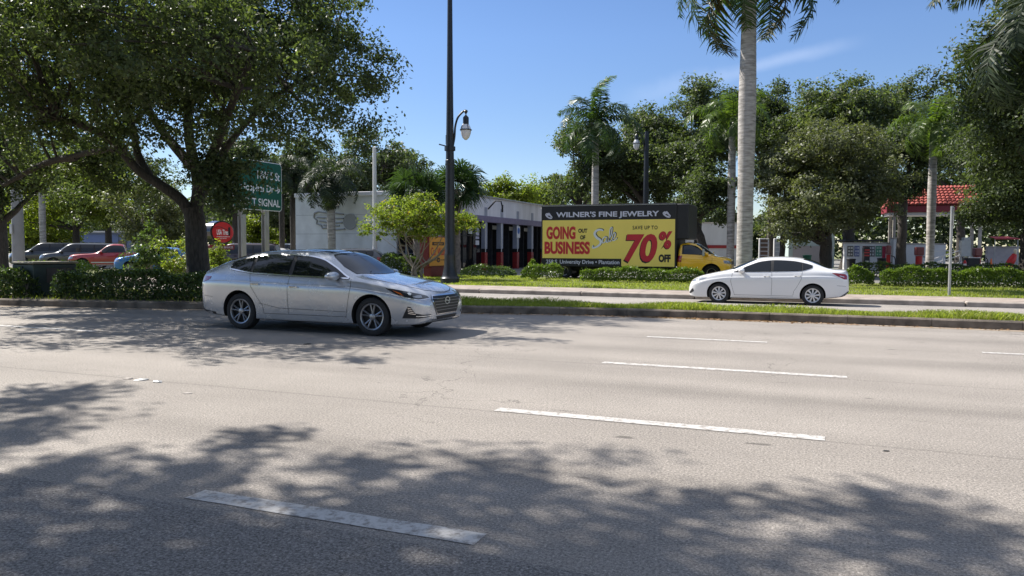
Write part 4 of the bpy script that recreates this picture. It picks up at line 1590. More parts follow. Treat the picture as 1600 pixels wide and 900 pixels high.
sale(.035, .02, yt + .003, M['sign_black'], 'script_shadow', .085)
sale(0, 0, yt, M['sign_white'], 'script_lettering', .075)
for u in (.055, .935):
    mb = MB()
    for k, (rx, rz, w) in enumerate(((.19, .085, .05), (.13, .05, .03))):
        pts = []
        for i in range(17):
            a = 2 * math.pi * i / 16
            e, h = rx * math.cos(a), rz * math.sin(a)
            pts.append((X(u) + e * .85 + h * .45, Zv(.175) - e * .5 + h * .85))
        m = stroke(pts, w, yt, M['sign_white'], fr, 'ring')
        mb.add(m.v, m.f)
    for dx, dz in ((-.09, .12), (0, .13), (-.05, .06), (.05, .08)):
        mb.lathe([(.045, yt), (.03, yt - .003)], 6, c=(X(u) + dx, 0, Zv(.175) + dz), axis='y')
    mb.build('ring_picture', M['sign_lilac'], fr)
# chassis and cab
mb = MB()
mb.box((.3, 1.3, .50), (8.0, .9, .22), bevel=.02)
mb.box((-2.2, 1.3, .34), (.2, 2.0, .2))
mb.build('chassis', M['dark'], bt)
for xw in (-2.3, 5.05):
    for s in (-1, 1):
        make_wheel(bt, 'wheel', xw, 1.3 + s * .86, .39, .39, .26, .22, s, 6, M['alloy'], 'cover')
CABS = boxy(2.5, 1.86, 1.95, 1.16, 1.24, -.42, -1.12, 0, .8, .33, .40)
CABS.update(axf=.38, axr=-30.0, handles=[(-.95, 1.05)], dlo=(-1.0, .32), panes=[(-.92, .26)], seams=[[(.42, 1.15), (.40, .45)], [(-1.05, 1.2), (-1.05, .45)]], mirror=(.18, 1.26))
cab, _sk = make_car('cab', None, None, (4.68, 1.0, 0), 0, dict(CABS), M['yellow_truck'])
for k in list(cab.keys()): del cab[k]
# the cab's own parts become parts of the truck
idx = [c for c in COL.objects if c.parent == cab]
for c in idx:
    if c.name.startswith('wheel'):
        for gch in [q for q in COL.objects if q.parent == c]: bpy.data.objects.remove(gch)
        bpy.data.objects.remove(c)
        continue
    c.parent = bt
    c.location = c.location + Vector((4.68, 1.0, 0))
    if c.name.startswith('body'): c.name = 'cab'
bpy.data.objects.remove(cab)
mb = MB()
mb.box((4.72, -.14, 1.36), (.10, .16, .34), bevel=.03)
mb.tube([(4.72, -.08, 1.25), (4.76, .12, 1.22)], .02, 6)
mb.build('wing_mirror', M['galv'], bt)

# ---- green street name sign (faces +x) ---------------------------------------
gs = thing('street_name_sign', 'large green street name sign on two steel posts, partly behind oak leaves', 'road sign', (-25.0, 29.6, -.05), R(90))


def rounded(x0, x1, z0, z1, r, n=6):
    out = []
    for cx, cz, a0 in ((x1 - r, z0 + r, -90), (x1 - r, z1 - r, 0), (x0 + r, z1 - r, 90), (x0 + r, z0 + r, 180)):
        for i in range(n + 1):
            a = R(a0 + 90 * i / n)
            out.append((cx + r * math.cos(a), cz + r * math.sin(a)))
    return out


mb = MB()
mb.prism_xz(rounded(-1.75, 1.65, 3.32, 5.66, .2), -.02, .02)
pnl = mb.build('sign_panel', M['sign_white'], gs)
mb = MB()
mb.prism_xz(rounded(-1.72, 1.62, 3.35, 5.63, .18), -.026, -.021)
mb.build('green_field', M['sign_green'], pnl)
put_text('NW 5 St', -.12, 1.50, 4.80, 5.20, -.03, M['sign_white'], pnl, .012)
put_text('Hospital Dr', -1.25, 1.05, 4.10, 4.55, -.03, M['sign_white'], pnl, .012)
put_text('NEXT SIGNAL', -1.40, 1.50, 3.52, 3.88, -.03, M['sign_white'], pnl, .012)
mb = MB()
mb.add([(1.12, -.03, 4.31), (1.34, -.03, 4.31), (1.34, -.03, 4.40), (1.12, -.03, 4.40)], [(0, 1, 2, 3)])
mb.add([(1.32, -.031, 4.18), (1.54, -.031, 4.355), (1.32, -.031, 4.53), (1.32, -.031, 4.44), (1.42, -.031, 4.355), (1.32, -.031, 4.27)], [(0, 1, 4, 5), (1, 2, 3, 4)])
mb.build('arrow', M['sign_white'], pnl)
for x in (-1.0, .62):
    mb = MB()
    mb.box((x, .06, 2.55), (.30, .02, 5.2))
    mb.box((x, .26, 2.55), (.30, .02, 5.2))
    mb.box((x, .16, 2.55), (.02, .18, 5.2))
    mb.build('post', M['galv'], gs)

# ---- oval tyre shop sign -------------------------------------------------------
os_ = thing('oval_shop_sign', 'round red tyre shop sign on a short post beside the oak trunk', 'shop sign', (-29.1, 31.4, -.05), R(90))


def ellipse(cx, cz, rx, rz, n=36):
    return [(cx + rx * math.cos(2 * math.pi * i / n), cz + rz * math.sin(2 * math.pi * i / n)) for i in range(n)]


mb = MB()
mb.prism_xz(ellipse(0, 2.32, .86, .60), -.2, .24)
sh = mb.build('sign_drum', car_paint('gloss_black_drum', (.015, .015, .017), 0, .2), os_, True, 40)
mb = MB()
mb.prism_xz(ellipse(.03, 2.32, .76, .53), -.208, -.203)
fc = mb.build('sign_face', M['sign_dred'], sh)
put_text('USA Tires', -.42, .40, 2.19, 2.46, -.214, M['sign_white'], fc, .02)
put_text('COMPLETE AUTOMOTIVE', -.45, .52, 2.07, 2.12, -.214, M['sign_white'], fc, .02)
put_text('TIRE CENTER', -.2, .28, 1.98, 2.03, -.214, M['sign_white'], fc, .02)
mb = MB()
mb.prism_xz(rounded(.40, .56, 2.14, 2.60, .07, 4), -.213, -.2135)
mb.build('tyre_picture', M['sign_black'], fc)
mb = MB()
m = stroke([(-.66, 2.52), (-.3, 2.60), (.1, 2.52), (.36, 2.44)], .03, -.2125, M['sign_black'], fc, 'swoosh')
m.build('swoosh', M['sign_black'], fc)
mb = MB()
mb.box((.1, 0, 1.55), (1.75, .22, .24), bevel=.015)
pl = mb.build('lower_plate', M['sign_maroon'], os_)
put_text('ALIGN & BRAKES', -.65, .85, 1.485, 1.60, -.117, M['sign_lilac'], pl, .01)
mb = MB()
mb.box((0, 0, .72), (.14, .14, 1.5), bevel=.01)
mb.box((0, 0, 1.72), (.3, .14, .12))
mb.build('post', M['dark'], os_)

# ---- car wash pylon ---------------------------------------------------------------
cw = thing('car_wash_sign', 'orange car wash panel on a maroon pylon between the small tree and the lamp post', 'shop sign', (-19.0, 36.45, -.05), R(90))
mb = MB()
mb.box((0, .25, 1.36), (2.06, .5, 1.62), bevel=.02)
mb.box((.05, .25, .28), (1.5, .42, .56))
pb = mb.build('pylon', M['sign_maroon'], cw)
mb = MB()
mb.box((.02, -.01, 1.36), (1.92, .03, 1.5), bevel=.008)
op = mb.build('sign_panel', M['sign_orange'], cw)
mb = MB()
mb.box((.02, -.03, 1.78), (1.35, .012, .17))
bn = mb.build('black_band', M['sign_black'], op)
put_text('HAND WASH', -.5, .54, 1.73, 1.83, -.04, M['sign_orange'], bn, .02)
put_text('Car Wash', -.82, .86, 1.16, 1.58, -.032, M['sign_red'], op, .015)
put_text('OPEN', -.72, -.22, .88, .95, -.032, M['sign_black'], op, .02)
put_text('HOURS', .28, .78, .88, .95, -.032, M['sign_black'], op, .02)
mb = MB()
mb.prism_xz(ellipse(.03, .915, .2, .13, 20), -.034, -.027)
ov = mb.build('oval', M['sign_black'], op)
put_text('24', -.08, .14, .86, .97, -.037, M['sign_orange'], ov, .02)

# ---- plain sign post at the right ----------------------------------------------------
sp = thing('sign_post', 'thin grey steel sign post standing at the far pavement edge on the right', 'sign post', base(1485, 25.9, -.05), R(84))
mb = MB()
mb.tube([(0, 0, 0), (-.03, .0, 3.02)], .045, 10)
mb.build('post', M['galv'], sp)
mb = MB()
mb.prism_xz(rounded(-.24, .24, 2.38, 2.98, .04, 4), -.062, -.056)
mb.build('sign_plate', pmat('back_of_sign', (.30, .31, .32), .5, .5), sp)
# ------------------------------------------------------------------ car repair / wash building
bd = thing('low_building', 'low pale building with open service bays and a winged wheel on its side wall', 'building', (-21.3, 41.0, -.03))
HB = 5.0
WL = 10.4      # street wall length (to -x)
DL = 21.0      # bay side length (+y)
band = 3.30
M['facade'] = pmat('lilac_white_facade', (.76, .75, .81), .8, var=.12, scale=1.6, streak=(1, 1, .2), bump=.1)
M['purple'] = pmat('purple_trim', (.20, .17, .27), .6, var=.1)
M['bay_red'] = pmat('red_painted_column_foot', (.30, .02, .02), .55, var=.15)
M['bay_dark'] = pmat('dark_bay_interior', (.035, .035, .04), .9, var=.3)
# street wall in block courses with a window opening
mb = MB()
wz = [(0, .95), (.95, 2.55), (2.55, HB)]
wx0, wx1 = -2.9, -1.7
mb.box((-(WL + 2.9) / 2 - 0, .15, HB / 2), (WL - 2.9, .3, HB))
mb.box((-.85, .15, HB / 2), (1.7, .3, HB))
mb.box((-2.3, .15, .475), (1.2, .3, .95))
mb.box((-2.3, .15, (2.55 + HB) / 2), (1.2, .3, HB - 2.55))
w = mb.build('street_wall', M['stucco_grey'], bd)
mb = MB()
for z in (1.2, 2.4, 3.6):
    mb.box((-WL / 2, -.003, z), (WL - .1, .01, .02))
mb.build('block_joint', pmat('block_joint', (.30, .31, .33), .9), w)
mb = MB()
mb.box((-WL / 2, -.03, HB - .12), (WL + .1, .10, .26), bevel=.02)
mb.build('coping', M['facade'], w)
mb = MB()
mb.box((-2.3, .18, 1.75), (1.2, .04, 1.6))
wn_ = mb.build('window', M['glass'], bd)
mb = MB()
for x in (-2.88, -2.3, -1.72): mb.box((x, .14, 1.75), (.06, .06, 1.6))
for z in (.98, 2.52): mb.box((-2.3, .14, z), (1.2, .07, .06))
mb.build('frame', M['galv'], wn_)
# winged wheel ornament
em = MB()
for pts in ([(-8.9, 3.72), (-8.6, 3.80), (-8.0, 3.72), (-7.3, 3.70), (-6.7, 3.62)], [(-8.9, 3.72), (-8.95, 3.45), (-8.7, 3.25), (-8.75, 3.05), (-8.4, 2.95), (-8.3, 2.75), (-7.9, 2.78), (-7.7, 2.6), (-7.2, 2.66), (-6.6, 2.7)],
            [(-8.7, 3.45), (-8.0, 3.40), (-7.2, 3.36), (-6.7, 3.36)], [(-8.5, 3.2), (-7.9, 3.12), (-7.2, 3.08), (-6.8, 3.1)], [(-8.2, 2.95), (-7.6, 2.88), (-7.0, 2.9)]):
    em.tube([(x, -.04, z) for x, z in pts], .05, 6)
em.lathe([(.5, -.08), (.5, -.01)], 24, c=(-6.2, 0, 3.15), axis='y')
em.build('winged_wheel', pmat('ornament_grey', (.30, .31, .32), .7), w)
# bay side: fascia, columns, dark interior
mb = MB()
mb.box((-.15, DL / 2 + .3, (band + .42 + HB) / 2), (.3, DL - .6, HB - band - .42))
fa = mb.build('fascia', M['facade'], bd)
mb = MB()
mb.box((-.12, DL / 2 + .3, band + .21), (.40, DL - .6, .42), bevel=.02)
mb.build('purple_band', M['purple'], fa)
mb = MB()
mb.box((-.15, DL / 2 + .3, HB + .02), (.5, DL - .5, .10), bevel=.02)
mb.build('coping', M['galv'], fa)
cols = [.3, 2.0, 3.9, 5.6, 6.9, 9.7, 12.8, 15.9, 19.0, 20.7]
for i, y in enumerate(cols):
    if i in (1, 2, 3): continue
    mb = MB()
    mb.box((-.14, y, 1.25 + band / 2), (.34, .42, band - 1.25 + .75))
    c = mb.build('column', pmat('column_grey', (.34, .36, .44), .7, var=.1) if i == 0 else bpy.data.materials['column_grey'], bd)
    mb = MB()
    mb.box((-.135, y, .62), (.36, .44, 1.25), bevel=.01)
    mb.build('column_foot', M['bay_red'], c)
    mb = MB()
    mb.box((.045, y - .12, 1.25 + (band - 1.25) / 2), (.03, .08, band - 1.3))
    mb.build('edge_strip', M['white_wall'], c)
# shop front glazing in the first four metres
mb = MB()
mb.box((-.30, 3.6, 1.65), (.03, 6.5, 3.3))
gz = mb.build('shop_glazing', M['glass'], bd)
mb = MB()
for y in (.6, 2.2, 3.8, 5.4, 6.7): mb.box((-.27, y, 1.65), (.07, .07, 3.3))
for z in (.06, 2.35, 3.26): mb.box((-.272, 3.65, z), (.06, 6.1, .06))
mb.build('frame', M['dark'], gz)
for y, z, hh in ((2.9, 2.75, .5), (5.0, 2.7, .45), (6.1, 2.6, .9), (6.1, 1.9, .3)):
    mb = MB()
    mb.box((-.262, y, z), (.02, .55, hh))
    mb.build('window_poster', M['sign_white'] if hh != .9 else M['sign_lilac'], gz)
# shell of the interior
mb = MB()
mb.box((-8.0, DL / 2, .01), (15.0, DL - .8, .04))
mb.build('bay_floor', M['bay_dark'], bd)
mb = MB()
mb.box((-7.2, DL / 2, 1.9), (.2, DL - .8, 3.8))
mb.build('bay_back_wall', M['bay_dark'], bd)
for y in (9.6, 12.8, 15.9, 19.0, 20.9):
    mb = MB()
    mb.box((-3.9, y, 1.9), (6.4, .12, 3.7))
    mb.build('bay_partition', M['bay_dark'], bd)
mb = MB()
mb.box((-WL / 2 - .05, DL / 2 + .16, HB - .45), (WL - .5, DL - .7, .2))
mb.build('roof', M['facade'], bd)
mb = MB()
mb.box((-WL + .15, DL / 2 + .3, HB / 2), (.3, DL - .62, HB))
mb.build('rear_wall', M['stucco_grey'], bd)
for y in (8.2, 11.2, 14.3, 17.4):
    mb = MB()
    mb.box((-1.2, y, 3.05), (.22, 2.2, .28))
    mb.build('rolled_door', M['galv'], bd)
mb = MB()
mb.box((.06, 12.8, 2.75), (.04, .62, .85))
bs = mb.build('hanging_sign', M['sign_white'], bd)
mb = MB()
mb.lathe([(.24, .085), (.24, .07)], 20, c=(0, 12.8, 2.85), axis='x')
mb.build('blue_disc', pmat('blue_disc', (.02, .12, .45), .5), bs)
mb = MB()
mb.tube([(.05, 7.2, 4.2), (.6, 7.2, 4.75), (1.0, 7.2, 4.7), (1.1, 7.2, 4.3)], .05, 6)
mb.box((1.1, 7.2, 4.22), (.1, .1, .5))
mb.build('gooseneck_lamp', M['sign_black'], bd)
# ------------------------------------------------------------------ street lamps
def globe_lamp(parent, top, k=.68):
    x, y, z = top

    def lat(prof):
        mb = MB()
        mb.lathe([(r * k, h * k) for r, h in prof], 18, c=(x, y, z), caps=len(prof) > 4)
        return mb
    cap = lat([(.02, .0), (.10, -.05), (.03, -.16), (.05, -.22), (.17, -.34), (.19, -.40), (.19, -.78), (.22, -.80)]).build('lamp_cap', M['black_paint'], parent, True, 40)
    lat([(.20, -.80), (.30, -.98), (.345, -1.14), (.345, -1.2), (.31, -1.42), (.22, -1.66), (.08, -1.80), (.001, -1.82)]).build('globe', M['globe'], cap, True, 60)
    mb = lat([(.35, -1.13), (.39, -1.14), (.39, -1.19), (.35, -1.20)])
    for j in range(4):
        a = j * math.pi / 2 + .5
        mb.tube([(x + r * k * math.cos(a), y + r * k * math.sin(a), z + h * k) for r, h in ((.2, -.8), (.31, -.97), (.365, -1.15))], .014, 5)
    mb.build('globe_cage', M['black_paint'], cap, True, 40)


M['globe'] = pmat('frosted_lamp_globe', (.62, .61, .62), .25, coat=.6)
lp = base(703, 34.0, -.05)
la = thing('street_lamp', 'tall black street lamp, its globe on a curved arm, beside the car wash sign', 'street lamp', lp, math.atan2(RT.y, RT.x))
mb = MB()
mb.lathe([(.42, 0), (.42, .22), (.38, .26), (.34, .34), (.30, .55), (.26, .72), (.245, 1.2), (.25, 1.25), (.225, 1.32), (.215, 2.6), (.185, 5.2), (.20, 5.22), (.20, 5.4), (.18, 5.42), (.13, 9.5), (.10, 13.2)], 20)
mb.build('pole', M['black_paint'], la, True, 35)
arc = [(.12, 0, 6.05), (.20, 0, 6.5), (.24, 0, 7.0), (.36, 0, 7.38), (.58, 0, 7.62), (.70, 0, 7.68)]
arc = [(x, y, z - .1) for x, y, z in arc]
mb = MB()
mb.tube([tuple(p) for p in catmull(arc, 5)], .045, 8)
mb.lathe([(.001, .07), (.06, .05), (.09, 0), (.06, -.06), (.03, -.1)], 12, c=(.70, 0, 7.54))
mb.build('curved_arm', M['black_paint'], la, True, 50)
globe_lamp(la, (.70, 0, 7.52))
mb = MB()
mb.tube([(-.1, 0, 6.0), (-.48, 0, 6.1)], .03, 6)
mb.box((-.16, 0, 6.3), (.05, .05, .4))
mb.lathe([(.24, 5.82), (.24, 6.0)], 16)
mb.build('banner_bracket', M['black_paint'], la)
mb = MB()
mb.tube([(0, 0, 13.0), (.3, 0, 13.5), (1.0, 0, 13.8), (1.9, 0, 13.8)], .05, 8)
mb.box((2.2, 0, 13.76), (.8, .32, .16), bevel=.05)
mb.build('road_light_arm', M['black_paint'], la, True, 40)
lp2 = base(1008, 52, -.03)
la2 = thing('street_lamp', 'distant black street lamp with a globe, among the trees behind the billboard', 'street lamp', lp2, math.atan2(RT.y, RT.x))
mb = MB()
mb.lathe([(.40, 0), (.40, .3), (.30, .5), (.24, 1.2), (.215, 2.6), (.15, 9.0), (.12, 9.4)], 16)
mb.build('pole', M['black_paint'], la2, True, 35)
mb = MB()
mb.tube([tuple(p) for p in catmull([(-.12, 0, 7.9), (-.2, 0, 8.6), (-.4, 0, 9.25), (-.66, 0, 9.4)], 5)], .05, 8)
mb.build('curved_arm', M['black_paint'], la2, True, 50)
globe_lamp(la2, (-.68, 0, 9.38))

# thin white flag pole with an orange foot
fp = thing('thin_pole', 'thin white pole with an orange foot in front of the pale side wall', 'pole', base(586, 44, -.05))
mb = MB()
mb.lathe([(.13, .9), (.12, 3.5), (.10, 7.25), (.02, 7.3)], 12)
mb.build('pole', M['white_wall'], fp, True, 40)
mb = MB()
mb.lathe([(.16, 0), (.15, .9)], 12)
mb.build('orange_foot', M['orange_plastic'], fp, True, 40)

# green utility cabinet in the gap of the median hedge
ub = thing('utility_cabinet', 'dark green utility cabinet with a tan lid standing in the hedge gap', 'utility box', base(70, 21.2, .16), R(-6))
M['util'] = pmat('dark_green_cabinet_paint', (.022, .036, .030), .5, var=.35, scale=3)
mb = MB()
mb.box((0, 0, .43), (.95, 1.2, .86), bevel=.02)
cb = mb.build('cabinet', M['util'], ub)
mb = MB()
mb.box((0, 0, .895), (1.02, 1.28, .06), bevel=.015)
mb.build('lid', pmat('tan_lid_paint', (.22, .19, .13), .7, var=.25, scale=4), ub)  # tan lid, lighter than the cabinet body
mb = MB()
mb.box((.483, .1, .56), (.02, .7, .4), bevel=.006)
mb.build('side_panel', pmat('worn_side_panel', (.06, .045, .038), .6, var=.3), cb)
mb = MB()
mb.box((0, -.607, .44), (.02, .012, .74))
mb.box((.12, -.615, .5), (.04, .03, .16))
mb.build('door_handle', M['dark'], cb)

# pale concrete utility pole and trunk at the far left
up_ = thing('concrete_pole', 'thick pale concrete pole at the far left behind the parked cars', 'pole', base(29, 40, 0))
mb = MB()
mb.lathe([(.30, 0), (.27, 3), (.24, 8), (.2, 11.5)], 14)
mb.build('shaft', pmat('pale_concrete_pole', (.22, .225, .225), .85, var=.12, scale=2), up_, True, 40)
mb = MB()
mb.box((0, -.36, 2.4), (.16, .05, .5))
mb.build('number_plate_holder', M['galv'], up_)

# pale blue shop front with a name board far behind the parked cars
sb = thing('shop_front', 'low blue shop front with a pale roof edge behind the parked cars', 'building', base(140, 82, 0), R(12))
mb = MB()
mb.box((0, 2, 1.5), (9, 4, 3.0))
mb.build('wall', pmat('dull_blue_wall', (.16, .20, .30), .8, var=.1), sb)
mb = MB()
mb.box((0, 1.9, 3.08), (9.4, 4.6, .16))
mb.build('roof', M['white_wall'], sb)
mb = MB()
mb.box((.8, -.03, 2.35), (5.4, .05, .8))
nb = mb.build('name_board', pmat('blue_name_board', (.14, .19, .36), .6), sb)
for x in (-3.6, 3.9):
    mb = MB()
    mb.box((x, -.02, 1.1), (1.0, .05, 2.1))
    mb.build('door', M['glass'], sb)

# ------------------------------------------------------------------ right side: self service wash behind the hedge
M['tile'] = pmat('red_roof_tile', (.27, .05, .036), .75, var=.22, scale=3)
cn = thing('tiled_canopy', 'open canopy with a red barrel tile roof above the wash bay', 'canopy', base(1457, 62, 0), R(2))
mb = MB()
zt, zb_, wd = 6.55, 5.0, 7.4
rows_, colsn = 7, 22
for rI in range(rows_):
    for cI in range(colsn):
        f0, f1 = rI / rows_, (rI + 1) / rows_
        inset = 1.0 * f1
        x0 = -wd / 2 + inset * .8
        xw = (wd - 2 * inset * .8) / colsn
        zc0, zc1 = zb_ + (zt - zb_) * f0, zb_ + (zt - zb_) * f1
        yc0, yc1 = -2.0 + 2.0 * f0, -2.0 + 2.0 * f1 + .06
        v = []
        for j in range(6):
            a = math.pi * j / 5
            xx = x0 + xw * (cI + .5) - math.cos(a) * xw * .5
            hh = math.sin(a) * .13
            v += [(xx, yc0 - .03, zc0 + hh + .06), (xx, yc1, zc1 + hh)]
        mb.add(v, [(2 * j, 2 * j + 2, 2 * j + 3, 2 * j + 1) for j in range(5)] + [(0, 10, 8, 6, 4, 2)])
mb.build('tile_roof', M['tile'], cn)
mb = MB()
mb.add([(-wd / 2, -2, zb_), (wd / 2, -2, zb_), (wd / 2 - .8, 0, zt), (-wd / 2 + .8, 0, zt), (-wd / 2, 2, zb_), (wd / 2, 2, zb_)], [(0, 1, 2, 3), (3, 2, 5, 4), (0, 3, 4), (1, 5, 2)])
mb.v = [(x, y, z - .03) for x, y, z in mb.v]
mb.build('roof_deck', M['tile'], cn)
mb = MB()
mb.box((0, 0, 4.72), (wd - .1, 3.9, .5), bevel=.02)
mb.build('red_fascia', pmat('red_fascia_paint', (.22, .02, .03), .5), cn)
mb = MB()
mb.box((0, 0, 4.36), (wd - .5, 3.5, .2))
mb.build('soffit', M['white_wall'], cn)
for x in (-3.0, 3.0):
    for y in (-1.4, 1.4):
        mb = MB()
        mb.box((x, y, 2.13), (.22, .22, 4.26))
        mb.build('column', M['concrete'], cn)


def wall_thing(name, label, cat, px0, px1, Z, top, mats, thick=.25, z0=-.03, group=None):
    a, b = base(px0, Z), base(px1, Z)
    c = a.lerp(b, .5)
    t = thing(name, label, cat, (c.x, c.y, z0), math.atan2(b.y - a.y, b.x - a.x), group)
    L_ = (b - a).length
    mb = MB()
    mb.box((0, 0, top / 2), (L_, thick, top))
    w_ = mb.build('wall', mats, t)
    mb = MB()
    mb.box((0, 0, top + .03), (L_ + .08, thick + .1, .08), bevel=.015)
    mb.build('coping', M['concrete'], t)
    return t, L_, w_


t, L_, w_ = wall_thing('white_wall', 'white wall hung with notice boards and a red vertical banner', 'wall', 1318, 1392, 57, 2.0, M['white_wall'])
mb = MB()
mb.box((-.2, .9, 2.22), (L_ * .8, 1.6, .12))
mb.build('flat_roof', M['dark'], t)
for k, (u, w__, col, txt) in enumerate(((.08, .38, (.10, .09, .08), (.55, .52, .45)), (.22, .32, (.10, .12, .24), (.5, .5, .55)), (.40, .36, (.10, .06, .05), (.5, .05, .04)), (.53, .40, (.08, .08, .08), (.5, .5, .5)), (.68, .40, (.06, .20, .13), (.4, .5, .4)))):
    x = -L_ / 2 + u * L_ + .15
    mb = MB()
    mb.box((x, -.14, 1.42), (w__ * 1.15, .03, .78))
    bdz = mb.build('notice_board', pmat('notice_board_%s' % 'brown blue rust black green'.split()[k], col, .6), t)
    mb = MB()
    rnd = random.Random(k)
    for r_ in range(3):
        for q in range(2):
            mb.box((x + (q - .5) * w__ * .5, -.158, 1.18 + r_ * .24), (w__ * rnd.uniform(.2, .42), .006, rnd.uniform(.08, .18)))
    mb.build('notice', pmat('notice_%s' % 'cream grey red white mint'.split()[k], txt, .6), bdz)
mb = MB()
mb.box((-L_ / 2 + .83 * L_, -.14, 1.22), (.24, .03, 1.15))
mb.build('red_banner', pmat('red_banner_cloth', (.33, .02, .05), .6), t)
wall_thing('white_pillar', 'white pillar with a red door plate between two white walls', 'pillar', 1393, 1402, 56.5, 2.35, M['white_wall'], .5)
wall_thing('white_wall', 'plain low white wall below the tiled canopy', 'wall', 1402, 1476, 57.5, 1.95, M['white_wall'])
wall_thing('grey_wall', 'greyish pink wall at the far right below a red awning', 'wall', 1541, 1590, 56, 1.75, pmat('dull_pink_wall', (.38, .34, .34), .8, var=.1))
t, L_, w_ = wall_thing('small_building', 'small building with a grey shutter and pale green upper wall behind the white sedan', 'building', 1222, 1292, 66, 2.9, pmat('pale_green_wall', (.42, .50, .47), .8, var=.06), 3.0)
mb = MB()
mb.box((.1, -1.53, .95), (L_ * .86, .05, 1.75))
mb.build('shutter', pmat('beige_shutter', (.36, .33, .32), .7, var=.08, streak=(1, 1, 12)), t)
t, L_, w_ = wall_thing('white_building', 'white building with a dark red stripe behind the yellow truck cab', 'building', 1062, 1150, 72, 3.9, M['white_wall'], 3.0)
mb = MB()
mb.box((0, -1.54, 1.75), (L_, .06, .28))
mb.build('red_stripe', M['bay_red'], t)
# sign totems near the trunks
for px, lab in ((1193, 'brown and cream menu totem left of the thin oak trunks'), (1216, 'pale menu totem right of the brown one')):
    t = thing('menu_totem', lab, 'sign', base(px, 60, 0), R(20), 'menu totems by the wash')
    mb = MB()
    mb.box((0, 0, 1.2), (.75, .2, 2.3), bevel=.03)
    c = mb.build('totem', M['white_wall'], t)
    mb = MB()
    for k in range(6): mb.box((0, -.11, .55 + k * .32), (.55, .012, .24))
    mb.build('menu_row', pmat('menu_brown', (.16, .09, .06), .6) if px == 1193 else M['grey_metal'], c)


def vacuum(label, px, Z, h, s=1.0, kind='red'):
    t = thing('vacuum_station', label, 'vacuum', base(px, Z, -.02), R(20), 'vacuum stations at the wash')
    mb = MB()
    mb.lathe([(.30 * s, 0), (.30 * s, .08), (.22 * s, .12), (.22 * s, h * .62), (.26 * s, h * .64)], 16)
    mb.build('drum', M['red_plastic'] if kind == 'red' else M['grey_metal'], t, True, 40)
    mb = MB()
    mb.box((0, 0, h * .82), (.52 * s, .44 * s, h * .34), bevel=.05)
    mb.box((0, -.225 * s, h * .84), (.34 * s, .02, h * .16), bevel=.008)
    mb.build('dome', pmat('vacuum_dome', (.20, .05, .045), .4) if 'vacuum_dome' not in bpy.data.materials else bpy.data.materials['vacuum_dome'], t, True, 40)
    mb = MB()
    mb.tube([tuple(p) for p in catmull([(.22 * s, -.1, h * .6), (.55 * s, -.2, h * .55), (.6 * s, -.2, .25), (.3 * s, -.3, .06), (-.3 * s, -.35, .06)], 6)], .035, 6)
    mb.build('hose', M['dark'], t, True, 40)
    return t


vacuum('red vacuum station with a dark dome left of the grey palm trunk', 1436, 53, 1.75)
vacuum('slim red vacuum station in front of the white wall end', 1388, 54, 1.85, .6)
vacuum('dark red vacuum station left of the grey pink wall', 1527, 54, 1.7, 1.0)
# red curved machine with a cream head at the far right
t = thing('red_machine', 'red curved hose reel with a cream head at the far right behind the hedge', 'machine', base(1582, 46, -.02))
mb = MB()
mb.tube([tuple(p) for p in catmull([(-.12, 0, .25), (-.16, 0, .6), (.0, 0, 1.0), (.12, 0, 1.3)], 6)], [.12 + .10 * math.sin(math.pi * k / 18) for k in range(19)], 12)
mb.build('reel', M['red_plastic'], t, True, 50)
mb = MB()
mb.lathe([(.02, 1.62), (.09, 1.58), (.11, 1.5), (.08, 1.4), (.09, 1.36), (.05, 1.26)], 12, c=(.14, 0, 0))
mb.build('head', pmat('cream_plastic', (.55, .5, .38), .5), t, True, 50)
mb = MB()
mb.box((-.1, 0, .13), (.3, .3, .26), bevel=.03)
mb.build('foot', M['dark'], t)
for px, lab, h in ((1330, 'dark bin below the notice boards', .8), (1378, 'dark bin right of the red banner', .85), (1261, 'green bin with a red lid sign beside the shutter', 1.05)):
    t = thing('bin', lab, 'bin', base(px, 55, -.02), R(20), 'bins at the wash')
    mb = MB()
    mb.lathe([(.24, 0), (.30, h)], 16)
    mb.lathe([(.32, h), (.33, h + .05), (.30, h + .08), (.02, h + .1)], 16)
    mb.build('drum', M['dark'] if px != 1261 else pmat('green_bin_plastic', (.02, .12, .06), .5), t, True, 40)
t = thing('coin_machine', 'tall black coin machine with red lettering bands in front of the notice boards', 'machine', base(1353, 54, -.02), R(20))
mb = MB()
mb.box((0, 0, .85), (.42, .35, 1.7), bevel=.03)
b_ = mb.build('housing', M['dark'], t)
mb = MB()
for z, w__ in ((1.5, .34), (1.32, .36), (1.12, .34)): mb.box((0, -.182, z), (w__, .012, .10))
mb.build('red_band', M['red_plastic'], b_)
mb = MB()
mb.box((0, -.182, .65), (.26, .012, .2))
mb.build('coin_panel', M['galv'], b_)
t = thing('electric_box', 'large grey electric box on legs right of the thin sign post', 'electric box', base(1507, 50, -.02), R(20))
mb = MB()
mb.box((0, 0, 1.62), (.62, .3, 1.05), bevel=.02)
mb.box((.05, 0, 2.24), (.42, .28, .2), bevel=.02)
b_ = mb.build('box', M['grey_metal'], t)
for x in (-.22, .22):
    mb = MB()
    mb.box((x, 0, .55), (.09, .09, 1.1))
    mb.build('leg', M['galv'], t)
t = thing('fire_extinguisher_post', 'short red post below the grey electric box', 'post', base(1508, 49, -.02))
mb = MB()
mb.lathe([(.09, 0), (.09, .75), (.05, .85), (.02, .88)], 12)
mb.build('post', M['red_plastic'], t, True, 40)
mb = MB()
mb.lathe([(.092, .55), (.092, .66)], 12)
mb.build('white_band', M['white_wall'], t)
t = thing('steel_counter', 'low steel counter with a vase right of the electric box', 'counter', base(1519, 50, -.02), R(20))
mb = MB()
